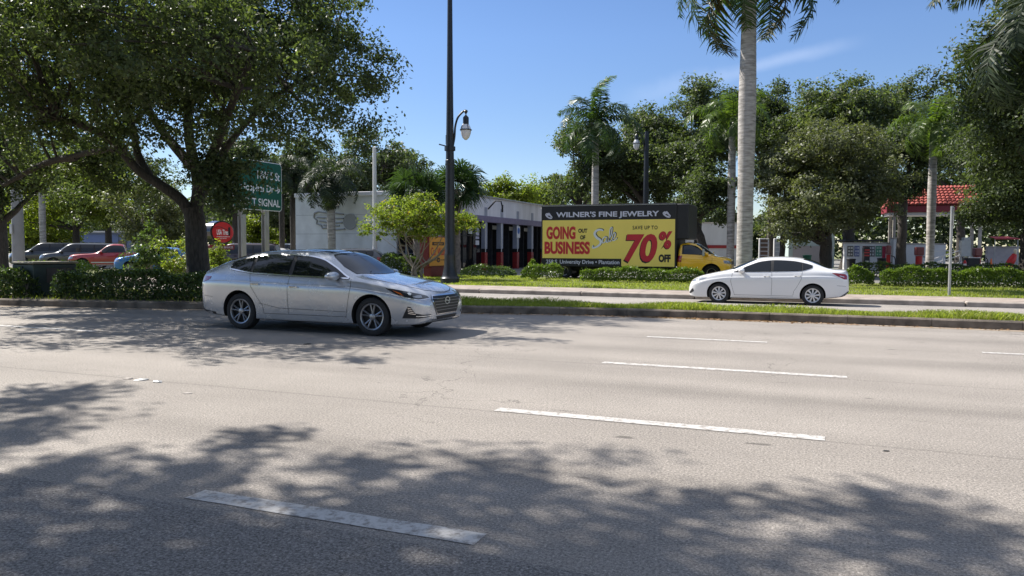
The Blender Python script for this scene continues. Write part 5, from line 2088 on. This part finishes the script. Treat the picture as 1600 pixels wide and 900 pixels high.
mb.box((0, 0, .5), (.75, .5, 1.0))
mb.build('body', M['dark'], t)
mb = MB()
mb.box((0, 0, 1.03), (.85, .6, .06), bevel=.01)
mb.build('top', M['galv'], t)
# white hand rails of the ramp
t = thing('hand_rail', 'white sloping double hand rail of the ramp behind the grey palm trunk', 'railing', base(1478, 50, -.02), math.atan2(RT.y, RT.x))
mb = MB()
for dz in (0, -.32):
    mb.tube([(-1.4, 0, .75 + dz), (.9, 0, 1.5 + dz)], .035, 6)
mb.tube([(-.6, .6, 1.42), (.9, .6, 1.5)], .03, 6)
mb.tube([(-1.5, -.3, .18), (.9, -.3, .75)], .03, 6)
mb.build('rail', M['white_wall'], t, True, 40)
for x, h in ((-1.3, .78), (-.2, 1.12), (.9, 1.5)):
    mb = MB()
    mb.tube([(x, 0, 0), (x, 0, h)], .03, 6)
    mb.build('rail_post', M['white_wall'], t)
for px, lab in ((1549, 'orange traffic cone left of the pale pots'), (1576, 'orange cone half hidden at the foot of the grey pink wall')):
    t = thing('traffic_cone', lab, 'traffic cone', base(px, 48, -.02), 0, 'traffic cones at the wash')
    mb = MB()
    mb.box((0, 0, .03), (.42, .42, .05))
    mb.lathe([(.16, .05), (.13, .2), (.03, 1.0)], 14)
    mb.build('cone', M['orange_plastic'], t, True, 40)
t = thing('red_awning', 'small bright red awning above the grey pink wall', 'awning', base(1560, 56, 0), R(20))
mb = MB()
mb.add([(-.9, -1.0, 2.35), (.9, -1.0, 2.35), (.7, .1, 2.5), (-.7, .1, 2.5), (-.9, -1.0, 2.28), (.9, -1.0, 2.28)], [(0, 1, 2, 3), (4, 5, 1, 0)])
mb.build('canvas', pmat('red_canvas', (.30, .025, .03), .8), t)
for x in (-.8, .8):
    mb = MB()
    mb.tube([(x, -.9, -.0), (x, -.9, 2.3)], .03, 6)
    mb.build('awning_post', M['galv'], t)
# ------------------------------------------------------------------ the big live oak on the median
def local(px, py, Z, o):
    p = at(px, py, Z)
    return (p.x - o.x, p.y - o.y, p.z - o.z)


OAK = base(309, 21.2, .16)
t = thing('live_oak', 'large dark live oak with spreading limbs behind the median hedge at left', 'tree', OAK)
rnd = random.Random(4)
lobes = []
for px, py, Z, r, rz in ((60, 60, 21, 2.7, 1.7), (180, 90, 19.5, 2.6, 1.8), (300, 60, 21, 2.8, 2.0), (420, 60, 20.5, 2.3, 1.9), (500, 90, 21.5, 1.8, 1.6), (545, 130, 22, 1.25, 1.1), (470, 190, 20.8, 1.35, .95), (380, 190, 19.5, 1.4, .95), (240, 170, 19, 1.7, 1.0),
                         (100, 170, 20, 1.9, 1.1), (-40, 120, 21, 2.6, 1.8), (250, -60, 22, 3.4, 1.9), (400, -40, 21.5, 2.9, 1.8), (500, 0, 21.5, 1.6, 1.6), (30, -70, 21, 3.2, 2.0), (330, 120, 24.5, 2.8, 1.9), (150, 120, 24, 3.0, 1.9), (470, 90, 24.5, 2.1, 1.8), (200, 40, 17.6, 2.2, 1.6), (370, 60, 17.8, 2.1, 1.7), (350, 262, 20.3, .7, .6), (362, 280, 20.2, .5, .5), (355, 272, 20.5, .6, .5), (352, 300, 20.3, .6, .5), (348, 320, 20.3, .4, .3), (20, 258, 22.5, 1.3, .8), (110, 262, 23, 1.3, .8), (190, 258, 23.5, 1.2, .8), (245, 300, 22.5, .8, .6), (150, 300, 24, 1.1, .7), (40, 225, 21.5, 1.7, .9), (588, 178, 22, .6, .5), (40, 30, 16.2, 2.2, 1.3), (150, 50, 15.8, 2.0, 1.3), (-90, 60, 16.5, 2.4, 1.4), (260, 20, 16.2, 1.9, 1.2), (-20, 110, 17.5, 1.8, 1.1), (100, -40, 15.5, 2.2, 1.2), (590, 100, 22, .6, .5)):
    c = local(px, py, Z, OAK)
    lobes.append((*c, r, r, rz))
    if r < .75: lobes += [lobes[-1]] * 2
me, cen = crown('crown', lobes, 1120, 150, .56, .12, 11, shell=.3, stretch=.4, up=.5)
mb = MB()


def limb(pts, r0, r1, n=9):
    P = catmull([local(px, py, Z, OAK) for px, py, Z in pts], 4)
    mb.tube(P, [r0 + (r1 - r0) * i / (len(P) - 1) for i in range(len(P))], n)
    return P


limb([(309, 442, 21.2), (310, 425, 21.2), (307, 380, 21.2), (305, 345, 21.2), (300, 325, 21.2)], .33, .25, 14)
A = []
A += limb([(304, 350, 21.2), (285, 315, 21.1), (255, 292, 20.9), (215, 265, 20.7), (180, 225, 20.5), (140, 200, 20.2), (90, 185, 20)], .165, .08)
A += limb([(232, 277, 20.8), (215, 240, 21.2), (205, 190, 21.6), (170, 130, 21.8)], .13, .05)
A += limb([(303, 345, 21.2), (310, 290, 21.4), (296, 220, 21.6), (292, 140, 21.6), (280, 60, 21.8)], .20, .07)
A += limb([(306, 330, 21.2), (330, 270, 21.6), (365, 215, 22), (430, 150, 22.2), (500, 110, 22.3)], .15, .04)
A += limb([(300, 260, 21.4), (250, 200, 22.2), (200, 120, 23), (140, 60, 23.6)], .15, .05)
A += limb([(308, 300, 21.4), (340, 220, 20), (372, 140, 18.6), (400, 80, 18)], .15, .05)
A += limb([(120, 245, 21.5), (80, 252, 21.8), (40, 270, 22), (5, 290, 22)], .11, .05)
A += limb([(180, 232, 20.6), (140, 238, 21.2), (90, 250, 21.7)], .09, .07)
for c in cen[::7]:
    c = Vector(c)
    p = min(A, key=lambda q: (q - c).length)
    mb.tube(bend(rnd, p, c, 4, .2), [.045, .035, .026, .018, .010], 5)
mb.build('trunk', M['bark'], t, True, 60)
link('crown', me, M['oak_leaf'], t)
OAK_T = t

# near-side street trees behind the viewer: they shade the front lanes
sh_lobes = [(0, 0, 8.2, 3.0, 3.0, 1.8), (0, 3.0, 8.0, 2.9, 2.4, 1.5), (-2.2, 4.6, 7.6, 2.0, 1.7, 1.2), (1.9, 5.0, 7.5, 1.9, 1.7, 1.1), (-.2, 6.7, 7.2, 1.7, 1.4, .9), (3.1, 2.0, 7.6, 1.9, 2.0, 1.3), (-3.3, 1.6, 7.7, 1.9, 2.0, 1.3), (1.0, 8.1, 7.0, .9, .8, .5), (-1.3, 7.6, 7.0, .9, .8, .5)]
sh_me, sh_cen = crown('crown', sh_lobes, 470, 152, .45, .12, 21, shell=.0, stretch=.35)
sh_me.materials.append(M['oak_leaf'])
sh_tr = trunk_mb(random.Random(8), 3.6, .3, sh_cen, 8, 34)
first = None
for i, (x, y, fl, lab) in enumerate((
        (-15.2, -4.4, 1, 'tall street oak on the near pavement at the left end of its row'),
        (-14.0, -5.8, -1, 'tall street oak on the near pavement second from the left of its row'),
        (-12.2, -4.9, -1, 'tall street oak on the near pavement third from the left of its row'),
        (-10.4, -6.3, -1, 'tall street oak on the near pavement in the middle of its row, set back'),
        (-7.6, -5.1, 1, 'tall street oak on the near pavement second from the right of its row'),
        (-4.0, -5.2, -1, 'tall street oak on the near pavement at the right end of its row'))):
    t = thing('street_oak', lab, 'tree', (x, y, .1), .10 * fl, 'street oaks along the near pavement')
    t.scale = (1.15 * fl, 1.35, 1.35)
    if first is None:
        first = sh_tr.build('trunk', M['bark'], t, True, 60)
        c0 = link('crown', sh_me, None, t)
    else:
        for src in (first, c0):
            k = src.copy()
            COL.objects.link(k)
            k.parent = t

# ------------------------------------------------------------------ palms
palm('tall pale royal palm with a thick trunk behind the white sedan', base(1163, 33, -.05), 12.3, .335, 18, 1.4, 3, 'frond', shaft=1.2, bulge=.16, dry=2, tilt=(.05, 1.45))
palm('royal palm rising behind the left part of the billboard, with a yellow green spear leaf', base(929, 44.5, -.05), 7.8, .20, 16, .98, 5, 'frond', shaft=1.0, spear='frond_bright', tilt=(-.1, 1.4))
palm('bright green royal palm just left of the tall thick palm trunk', base(1141, 46, -.05), 8.2, .23, 14, .95, 7, 'frond_bright', shaft=1.2, tilt=(.0, 1.5))
palm('pale green royal palm in front of the tiled canopy', base(1453, 45, -.05), 7.6, .23, 14, .98, 9, 'frond_bright', shaft=1.4, tilt=(.0, 1.6))
palm('royal palm with hanging dark fronds in front of the pale building corner', base(519, 47, -.05), 5.4, .24, 16, .86, 13, 'frond_dark', shaft=.5, tilt=(.4, 1.8), lean=(-.15, 0))
palm('dark palm reaching in at the upper right corner', base(1627, 24, -.05), 7.5, .28, 20, 1.25, 15, 'frond_dark', shaft=1.3, tilt=(.2, 1.7))
palm('thin palm trunk standing left of the parked red pickup', base(68, 58, 0), 6.5, .22, 12, .8, 17, 'frond', shaft=1.0)
fan_palm('left shaggy sabal palm in front of the pale building', base(652, 46, -.05), 4.5, .22, 42, 1.2, 1.8, 3, 'frond', 'sabal palms by the building')
fan_palm('right sabal palm with a round head behind the lamp post', base(713, 48, -.05), 5.2, .22, 42, 1.15, 1.65, 6, 'frond', 'sabal palms by the building')

# small light green tree left of the lamp post
CM = base(652, 38, -.05)
t = thing('crape_myrtle', 'small light green multi stemmed tree in front of the pale building', 'tree', CM)
lobes = [(-2.1, .2, 3.0, 1.1, 1.0, .75), (-1.0, 0, 3.3, 1.2, 1.1, .8), (.2, -.2, 3.4, 1.2, 1.1, .8), (1.4, .1, 3.1, 1.2, 1.0, .75), (2.5, .0, 2.75, .8, .8, .5), (-.4, .3, 2.5, 1.5, 1.0, .5), (1.2, -.2, 2.5, 1.1, .9, .45), (.3, 0, 3.9, .6, .6, .4), (-2.6, 0, 2.35, .6, .5, .35)]
me, cen = crown('crown', lobes, 190, 75, .36, .13, 41, shell=.3, stretch=.4, up=.4)
mb = MB()
rnd = random.Random(3)
for i in range(7):
    c = Vector(cen[i * 9])
    b_ = Vector((rnd.uniform(-.22, .22), rnd.uniform(-.15, .15), 0))
    m_ = b_.lerp(Vector((c.x, c.y, 2.1)), .45) + Vector((0, 0, .25))
    P = catmull([b_, b_ + Vector((rnd.uniform(-.05, .05), 0, .5)), m_, c * .9], 4)
    mb.tube(P, [.065 - .045 * k / (len(P) - 1) for k in range(len(P))], 7)
    for j in range(4):
        q = Vector(cen[(i * 13 + j * 17) % len(cen)])
        p = min(P, key=lambda s: (s - q).length)
        mb.tube(bend(rnd, p, q, 3, .15), [.022, .016, .011, .006], 5)
mb.build('trunk', M['thin_bark'], t, True, 60)
link('crown', me, M['lime_leaf'], t)

# ------------------------------------------------------------------ oaks and other trees behind
def broad(label, px, Z, px_w, top, bottom, seed, leafm='oak_leaf', trunk_r=.3, nclump=230, nleaf=95, leaf=.24, cr=.85, nl=9, depth=.8, group='trees behind the far pavement', name='oak_tree', barkm='bark', lean=(0, 0), shell=.25, ntwig=22):
    """tree whose crown spans px_w pixels and runs from image row top to row bottom"""
    o = base(px, Z, -.04)
    W = px_w / 1200 * Z / 2
    zt, zb = at(px, top, Z).z, at(px, bottom, Z).z
    rnd = random.Random(seed)
    H = zt - zb
    lobes = []
    for i in range(nl):
        a = i * 2.39996 + seed
        f = ((i + .5) / nl) ** .5
        h = rnd.uniform(.22, .80)
        wmax = math.sin(math.pi * min(.98, max(.05, h * .85 + .1))) ** .5
        r = W * rnd.uniform(.30, .46)
        x, y = math.cos(a) * f * (W - r * .8) * wmax, math.sin(a) * f * (W - r * .8) * depth * wmax
        lobes.append((x * RT.x - y * RT.y, x * RT.y + y * RT.x, zb + h * H, r, r, min(r * .8, H * .30)))
    lobes.append((0, 0, zt - H * .22, W * .4, W * .4, H * .22))
    return make_tree(label, o, lobes, max(1.2, zb + H * .12 + .04), trunk_r, nclump, nleaf, cr, leaf, seed, M and leafm, barkm, lean, group, name, shell=shell, ntwig=ntwig)


# right hand oaks
broad('olive green oak with a wide low crown behind the white sedan', 1290, 43, 256, 190, 396, 51, 'oak_leaf_light', .36, 480, 125, .18, .65, 14, group='oaks by the wash')
broad('slim olive oak just right of the thick palm trunk', 1222, 45, 120, 215, 375, 52, 'oak_leaf_light', .17, 150, 95, .17, .55, 8, group='oaks by the wash')
broad('tall grey green oak behind the olive oak', 1325, 58, 290, 122, 288, 53, 'oak_leaf', .45, 460, 130, .25, .85, 13, group='oaks by the wash')
broad('tall dark oak right of the thick palm trunk', 1205, 62, 180, 128, 310, 54, 'dark_leaf', .4, 290, 120, .25, .85, 9, group='oaks by the wash')
broad('dark oak leaning over the right end of the tiled canopy', 1605, 40, 220, 90, 400, 55, 'dark_leaf', .4, 480, 130, .19, .75, 14, group='oaks by the wash')
broad('very dark oak filling the upper right corner', 1640, 31, 350, -130, 340, 56, 'dark_leaf', .42, 700, 140, .17, .75, 16, group='oaks by the wash')
broad('dark oak with a propped trunk left of the tiled canopy', 1408, 50, 125, 195, 318, 57, 'dark_leaf', .32, 210, 110, .22, .7, 8, group='oaks by the wash')
broad('dark tree high above the tiled canopy', 1500, 74, 250, 135, 330, 58, 'dark_leaf', .4, 320, 100, .3, 1.0, 10, group='oaks by the wash')
broad('dark tree in the gap behind the small building', 1255, 80, 170, 200, 400, 59, 'dark_leaf', .4, 220, 95, .32, 1.0, 9, group='oaks by the wash')
# centre oaks behind the billboard
broad('tall oak behind the right end of the billboard', 1090, 56, 200, 118, 330, 61, 'oak_leaf', .3, 400, 125, .22, .8, 11, group='oaks behind the billboard')
broad('broad dark oak in the middle behind the billboard', 1005, 60, 220, 170, 335, 62, 'dark_leaf', .35, 400, 125, .24, .85, 10, group='oaks behind the billboard')
broad('loose oak with gaps at the left end of the billboard', 905, 58, 130, 180, 335, 63, 'oak_leaf', .28, 130, 85, .22, .75, 8, group='oaks behind the billboard', shell=.5)
broad('dark oak between the billboard and the thick palm trunk', 1105, 47, 110, 250, 360, 64, 'dark_leaf', .3, 130, 90, .2, .7, 7, group='oaks behind the billboard', lean=(-.9, 0))
# trees behind the pale building
broad('tall dark tree behind the left end of the pale building', 560, 70, 200, 205, 320, 71, 'dark_leaf', .4, 220, 90, .3, 1.0, 9, group='trees behind the pale building')
broad('dark green tree above the pale side wall', 625, 74, 110, 232, 320, 72, 'oak_leaf', .35, 130, 90, .3, 1.0, 7, group='trees behind the pale building')
broad('sunlit yellow green tree behind the service bays', 790, 84, 110, 276, 340, 73, 'yellow_leaf', .3, 110, 80, .32, .9, 7, group='trees behind the pale building')
broad('sunlit green tree right behind the service bays', 838, 88, 90, 288, 345, 74, 'lime_leaf', .3, 90, 80, .32, .9, 6, group='trees behind the pale building')
broad('dark shrubby tree at the left edge of the pale building', 478, 56, 90, 215, 345, 75, 'dark_leaf', .28, 150, 90, .24, .8, 8, group='trees behind the pale building')
# trees beyond the parked cars at left
broad('sunlit yellow green tree beyond the parked cars', 120, 62, 190, 235, 372, 81, 'yellow_leaf', .3, 230, 95, .26, .85, 9, group='trees beyond the parked cars')
broad('dark tree beyond the parked cars left of the oak trunk', 170, 74, 230, 180, 375, 82, 'dark_leaf', .35, 230, 95, .3, 1.0, 9, group='trees beyond the parked cars')
broad('olive tree hanging low beyond the blue hatchback', 235, 44, 150, 270, 392, 83, 'oak_leaf_light', .12, 190, 95, .16, .55, 9, group='trees beyond the parked cars', barkm='thin_bark')
broad('dark tree at the far left edge with a brown trunk', 2, 33, 150, 180, 365, 84, 'oak_leaf', .30, 230, 110, .17, .65, 9, group='trees beyond the parked cars')
broad('low sunlit bushy tree beyond the pale concrete pole', 52, 66, 150, 275, 402, 89, 'yellow_leaf', .25, 210, 95, .26, .8, 9, group='trees beyond the parked cars')
broad('yellow green tree beyond the round red sign', 398, 66, 110, 330, 420, 85, 'yellow_leaf', .2, 150, 90, .24, .7, 8, group='trees beyond the parked cars')
broad('dark green tree above the round red sign', 370, 60, 170, 200, 345, 86, 'dark_leaf', .35, 230, 95, .26, .85, 9, group='trees beyond the parked cars')
broad('dark tree between the green sign and the pale building', 455, 64, 120, 225, 405, 87, 'dark_leaf', .28, 200, 95, .26, .8, 9, group='trees beyond the parked cars')
broad('dark wide tree at the far left horizon', 60, 90, 260, 220, 395, 88, 'dark_leaf', .4, 230, 90, .38, 1.2, 9, group='trees beyond the parked cars')
# dark palm trunks between sign and building
for i, (px, lab) in enumerate(((441, 'dark slim trunk right of the green sign post'), (458, 'dark slim trunk midway between green sign and pale building'), (484, 'thick dark trunk at the left edge of the pale building'))):
    tt = palm(lab + ', topped by dark fronds', base(px, 50 + i, -.05), 6.2, (.17, .17, .27)[i], 9, .75, 31 + i, 'frond_dark', group='dark palms left of the building', shaft=.4, tilt=(.3, 1.7), trunkm='bark', name='dark_palm')

# far-off wood that closes the horizon between the trunks
rng = np.random.default_rng(5)
n = 90000
xs_ = rng.uniform(-200, 110, n)
top_ = 9.2 + 1.8 * np.sin(xs_ * .11) + 1.2 * np.sin(xs_ * .31 + 1) + .8 * np.sin(xs_ * .77)
zz = top_ * rng.random(n) ** .75
P = np.stack([xs_, 122 + rng.normal(0, 3.5, n) - zz * .3, zz], 1)
me = leaves_mesh('far_wood', P, rng.normal(size=(n, 3)) + np.array([0, -.6, .4]), rng.uniform(.5, 1.05, n), .6, 5)
fw = link('far_wood', me, M['dark_leaf'])
tag(fw, 'dark belt of far trees along the horizon', 'wood', kind='stuff')

# ------------------------------------------------------------------ hedges
def px_path(lst, dz=0):
    return [tuple(base(px, Z))[:2] for px, Z in lst]


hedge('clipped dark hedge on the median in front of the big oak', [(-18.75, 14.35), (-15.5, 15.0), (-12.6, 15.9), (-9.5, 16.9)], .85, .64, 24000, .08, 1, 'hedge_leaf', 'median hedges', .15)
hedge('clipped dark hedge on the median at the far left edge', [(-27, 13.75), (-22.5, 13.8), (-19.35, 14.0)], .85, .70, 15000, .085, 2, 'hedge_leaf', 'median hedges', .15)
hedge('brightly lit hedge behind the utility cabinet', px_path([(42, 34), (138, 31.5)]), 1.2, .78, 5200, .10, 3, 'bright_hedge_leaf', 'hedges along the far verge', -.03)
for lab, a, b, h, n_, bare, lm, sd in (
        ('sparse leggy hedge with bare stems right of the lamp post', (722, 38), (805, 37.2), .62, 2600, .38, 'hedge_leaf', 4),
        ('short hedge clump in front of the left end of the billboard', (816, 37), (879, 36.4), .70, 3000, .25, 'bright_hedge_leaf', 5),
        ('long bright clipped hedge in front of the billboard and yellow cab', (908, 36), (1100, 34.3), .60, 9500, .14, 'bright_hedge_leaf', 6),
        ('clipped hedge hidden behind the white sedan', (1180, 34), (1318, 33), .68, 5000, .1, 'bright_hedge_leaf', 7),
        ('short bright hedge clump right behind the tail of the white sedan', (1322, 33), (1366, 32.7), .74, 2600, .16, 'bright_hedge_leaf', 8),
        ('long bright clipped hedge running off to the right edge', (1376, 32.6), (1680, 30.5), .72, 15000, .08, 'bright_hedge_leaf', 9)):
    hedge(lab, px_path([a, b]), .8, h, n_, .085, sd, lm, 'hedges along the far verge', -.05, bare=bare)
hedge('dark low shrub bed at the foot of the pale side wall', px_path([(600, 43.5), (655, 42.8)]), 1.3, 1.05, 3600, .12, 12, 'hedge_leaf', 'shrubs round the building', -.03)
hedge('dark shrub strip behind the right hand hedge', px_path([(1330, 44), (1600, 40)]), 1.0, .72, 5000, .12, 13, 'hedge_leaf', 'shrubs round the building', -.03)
# leafy shrubs beside the oak trunk
for lab, px, Z, w_, h_, lm, sd in (('leafy bright shrub left of the oak trunk', 285, 26, 1.5, 2.0, 'lime_leaf', 14), ('small yellow shrub under the round red sign', 336, 36, .8, 1.6, 'yellow_leaf', 15), ('thin shrub with pale stems in front of the blue hatchback', 228, 27, 1.2, 2.6, 'hedge_leaf', 16)):
    o = base(px, Z, .0)
    make_tree(lab, o, [(0, 0, h_ * .62, w_ * .5, w_ * .5, h_ * .36), (.2, .1, h_ * .4, w_ * .55, w_ * .5, h_ * .25)], h_ * .3, .04, 50, 60, .25, .11, sd, lm, 'thin_bark', (0, 0), 'shrubs by the oak', 'shrub', 'shrub', 4, 10)
hedge('tiny yellow green bush at the left foot of the billboard', px_path([(826, 37.6), (840, 37.6)]), .6, 1.05, 700, .09, 17, 'bright_hedge_leaf', 'shrubs round the building', -.03)

# ------------------------------------------------------------------ grass
def grass(name, label, n, xy, z, h, w, seed):
    rng = np.random.default_rng(seed)
    p = xy(rng, n)
    pat = np.sin(p[:, 0] * 2.3 + 1.3 * np.sin(p[:, 1] * 3.1)) * np.sin(p[:, 0] * .71 + p[:, 1] * 4.3) + .5 * np.sin(p[:, 0] * 9.7)
    p = p[rng.random(n) < np.clip(.80 + .45 * pat, .12, 1)]
    n = len(p)
    b = np.concatenate([p, np.full((n, 1), z)], 1)
    a = rng.uniform(0, 6.283, n)
    hh = h * rng.uniform(.5, 1.3, n) * (1 + .45 * np.sin(p[:, 0] * 1.7) * np.sin(p[:, 0] * .53 + p[:, 1] * 2))
    lean = rng.normal(0, .45, (n, 2)) * hh[:, None]
    wv = np.stack([np.cos(a), np.sin(a), np.zeros(n)], 1) * w * .5
    tip = b + np.concatenate([lean, hh[:, None]], 1)
    mid = b + np.concatenate([lean * .35, hh[:, None] * .6], 1)
    v = np.empty((n, 4, 3), np.float32)
    v[:, 0], v[:, 1], v[:, 2], v[:, 3] = b - wv, b + wv, mid * .35 + tip * .65 + wv * .4, tip - wv * .05
    o = link(name, quads(name, v), M['grass'])
    return tag(o, label, 'grass', kind='stuff')


def med_xy(rng, n):
    x = np.concatenate([rng.uniform(-11, 16, int(n * .9)), rng.uniform(-30, -11, n - int(n * .9))])
    lo = np.interp(x, [q[0] for q in NEAR], [q[1] for q in NEAR]) + .14
    y = lo + (FARY - .12 - lo) * rng.random(n)
    return np.stack([x, y], 1)


grass('median_grass', 'long bright green grass on the narrow median', 80000, med_xy, KH - .02, .10, .014, 1)
grass('verge_grass', 'mown green grass strip between pavement and hedges', 90000, lambda rng, n: np.stack([rng.uniform(-24, 18, n), rng.uniform(28.95, 37.5, n)], 1), -.05, .065, .03, 2)
grass('lot_grass', 'sunny lawn patch in front of the car wash sign', 9000, lambda rng, n: np.stack([rng.uniform(-26, -14, n), rng.uniform(37.5, 39.3, n)], 1), -.04, .08, .035, 3)

# fallen leaves gathered along the median kerb and litter on the road
rng = np.random.default_rng(9)
n = 900
x = np.concatenate([rng.normal(-2.2, 1.2, n // 2), rng.uniform(-12, 10, n - n // 2)])
y = np.interp(x, [q[0] for q in NEAR], [q[1] for q in NEAR]) - np.abs(rng.normal(0, .11, n)) - .02
P = np.stack([x, y, np.full(n, .012)], 1)
lm = leafmat('dry_leaf', (.13, .07, .035), (.32, .20, .11), .1, .8)
lt = link('leaf_litter', leaves_mesh('leaf_litter', P, rng.normal(0, .3, (n, 3)) + np.array([0, 0, 1]), rng.uniform(.04, .09, n), .5, 3), lm)
tag(lt, 'dry brown leaves gathered along the median kerb', 'leaf litter', kind='stuff')
DEB = [(200, 592, 'crumpled white paper scrap on the sunlit lane', .15, M['concrete']), (221, 594, 'grey flattened scrap, left of two on the sunlit lane', .18, M['galv']), (246, 597, 'grey flattened scrap, right of two on the sunlit lane', .18, M['galv']), (294, 615, 'small pale paper scrap alone on the sunlit lane', .10, M['concrete']), (480, 538, 'dark tyre scrap on the road below the silver sedan', .16, M['rubber']), (1385, 705, 'dark rubber scrap on the right part of the road', .05, M['rubber'])]
for px, py, lab, s, m_ in DEB:
    d = ray(px, py)
    k = -CAMH / d.z
    p = Vector((d.x * k, d.y * k, .003))
    t = thing('road_scrap', lab, 'litter', p, random.Random(px).uniform(0, 3), 'scraps lying on the road')
    rnd = random.Random(px)
    mb = MB()
    n_ = 9
    ring = [(math.cos(6.283 * i / n_) * s * .5 * rnd.uniform(.7, 1.1), math.sin(6.283 * i / n_) * s * .28 * rnd.uniform(.7, 1.1), rnd.uniform(0, min(.01, s * .08))) for i in range(n_)]
    vs = ring + [(0, 0, min(.02, s * .1))] + [(x, y, -.002) for x, y, z in ring]
    mb.add(vs, [(i, (i + 1) % n_, n_) for i in range(n_)] + [(i, n_ + 1 + i, n_ + 1 + (i + 1) % n_, (i + 1) % n_) for i in range(n_)])
    mb.build('scrap', m_, t)
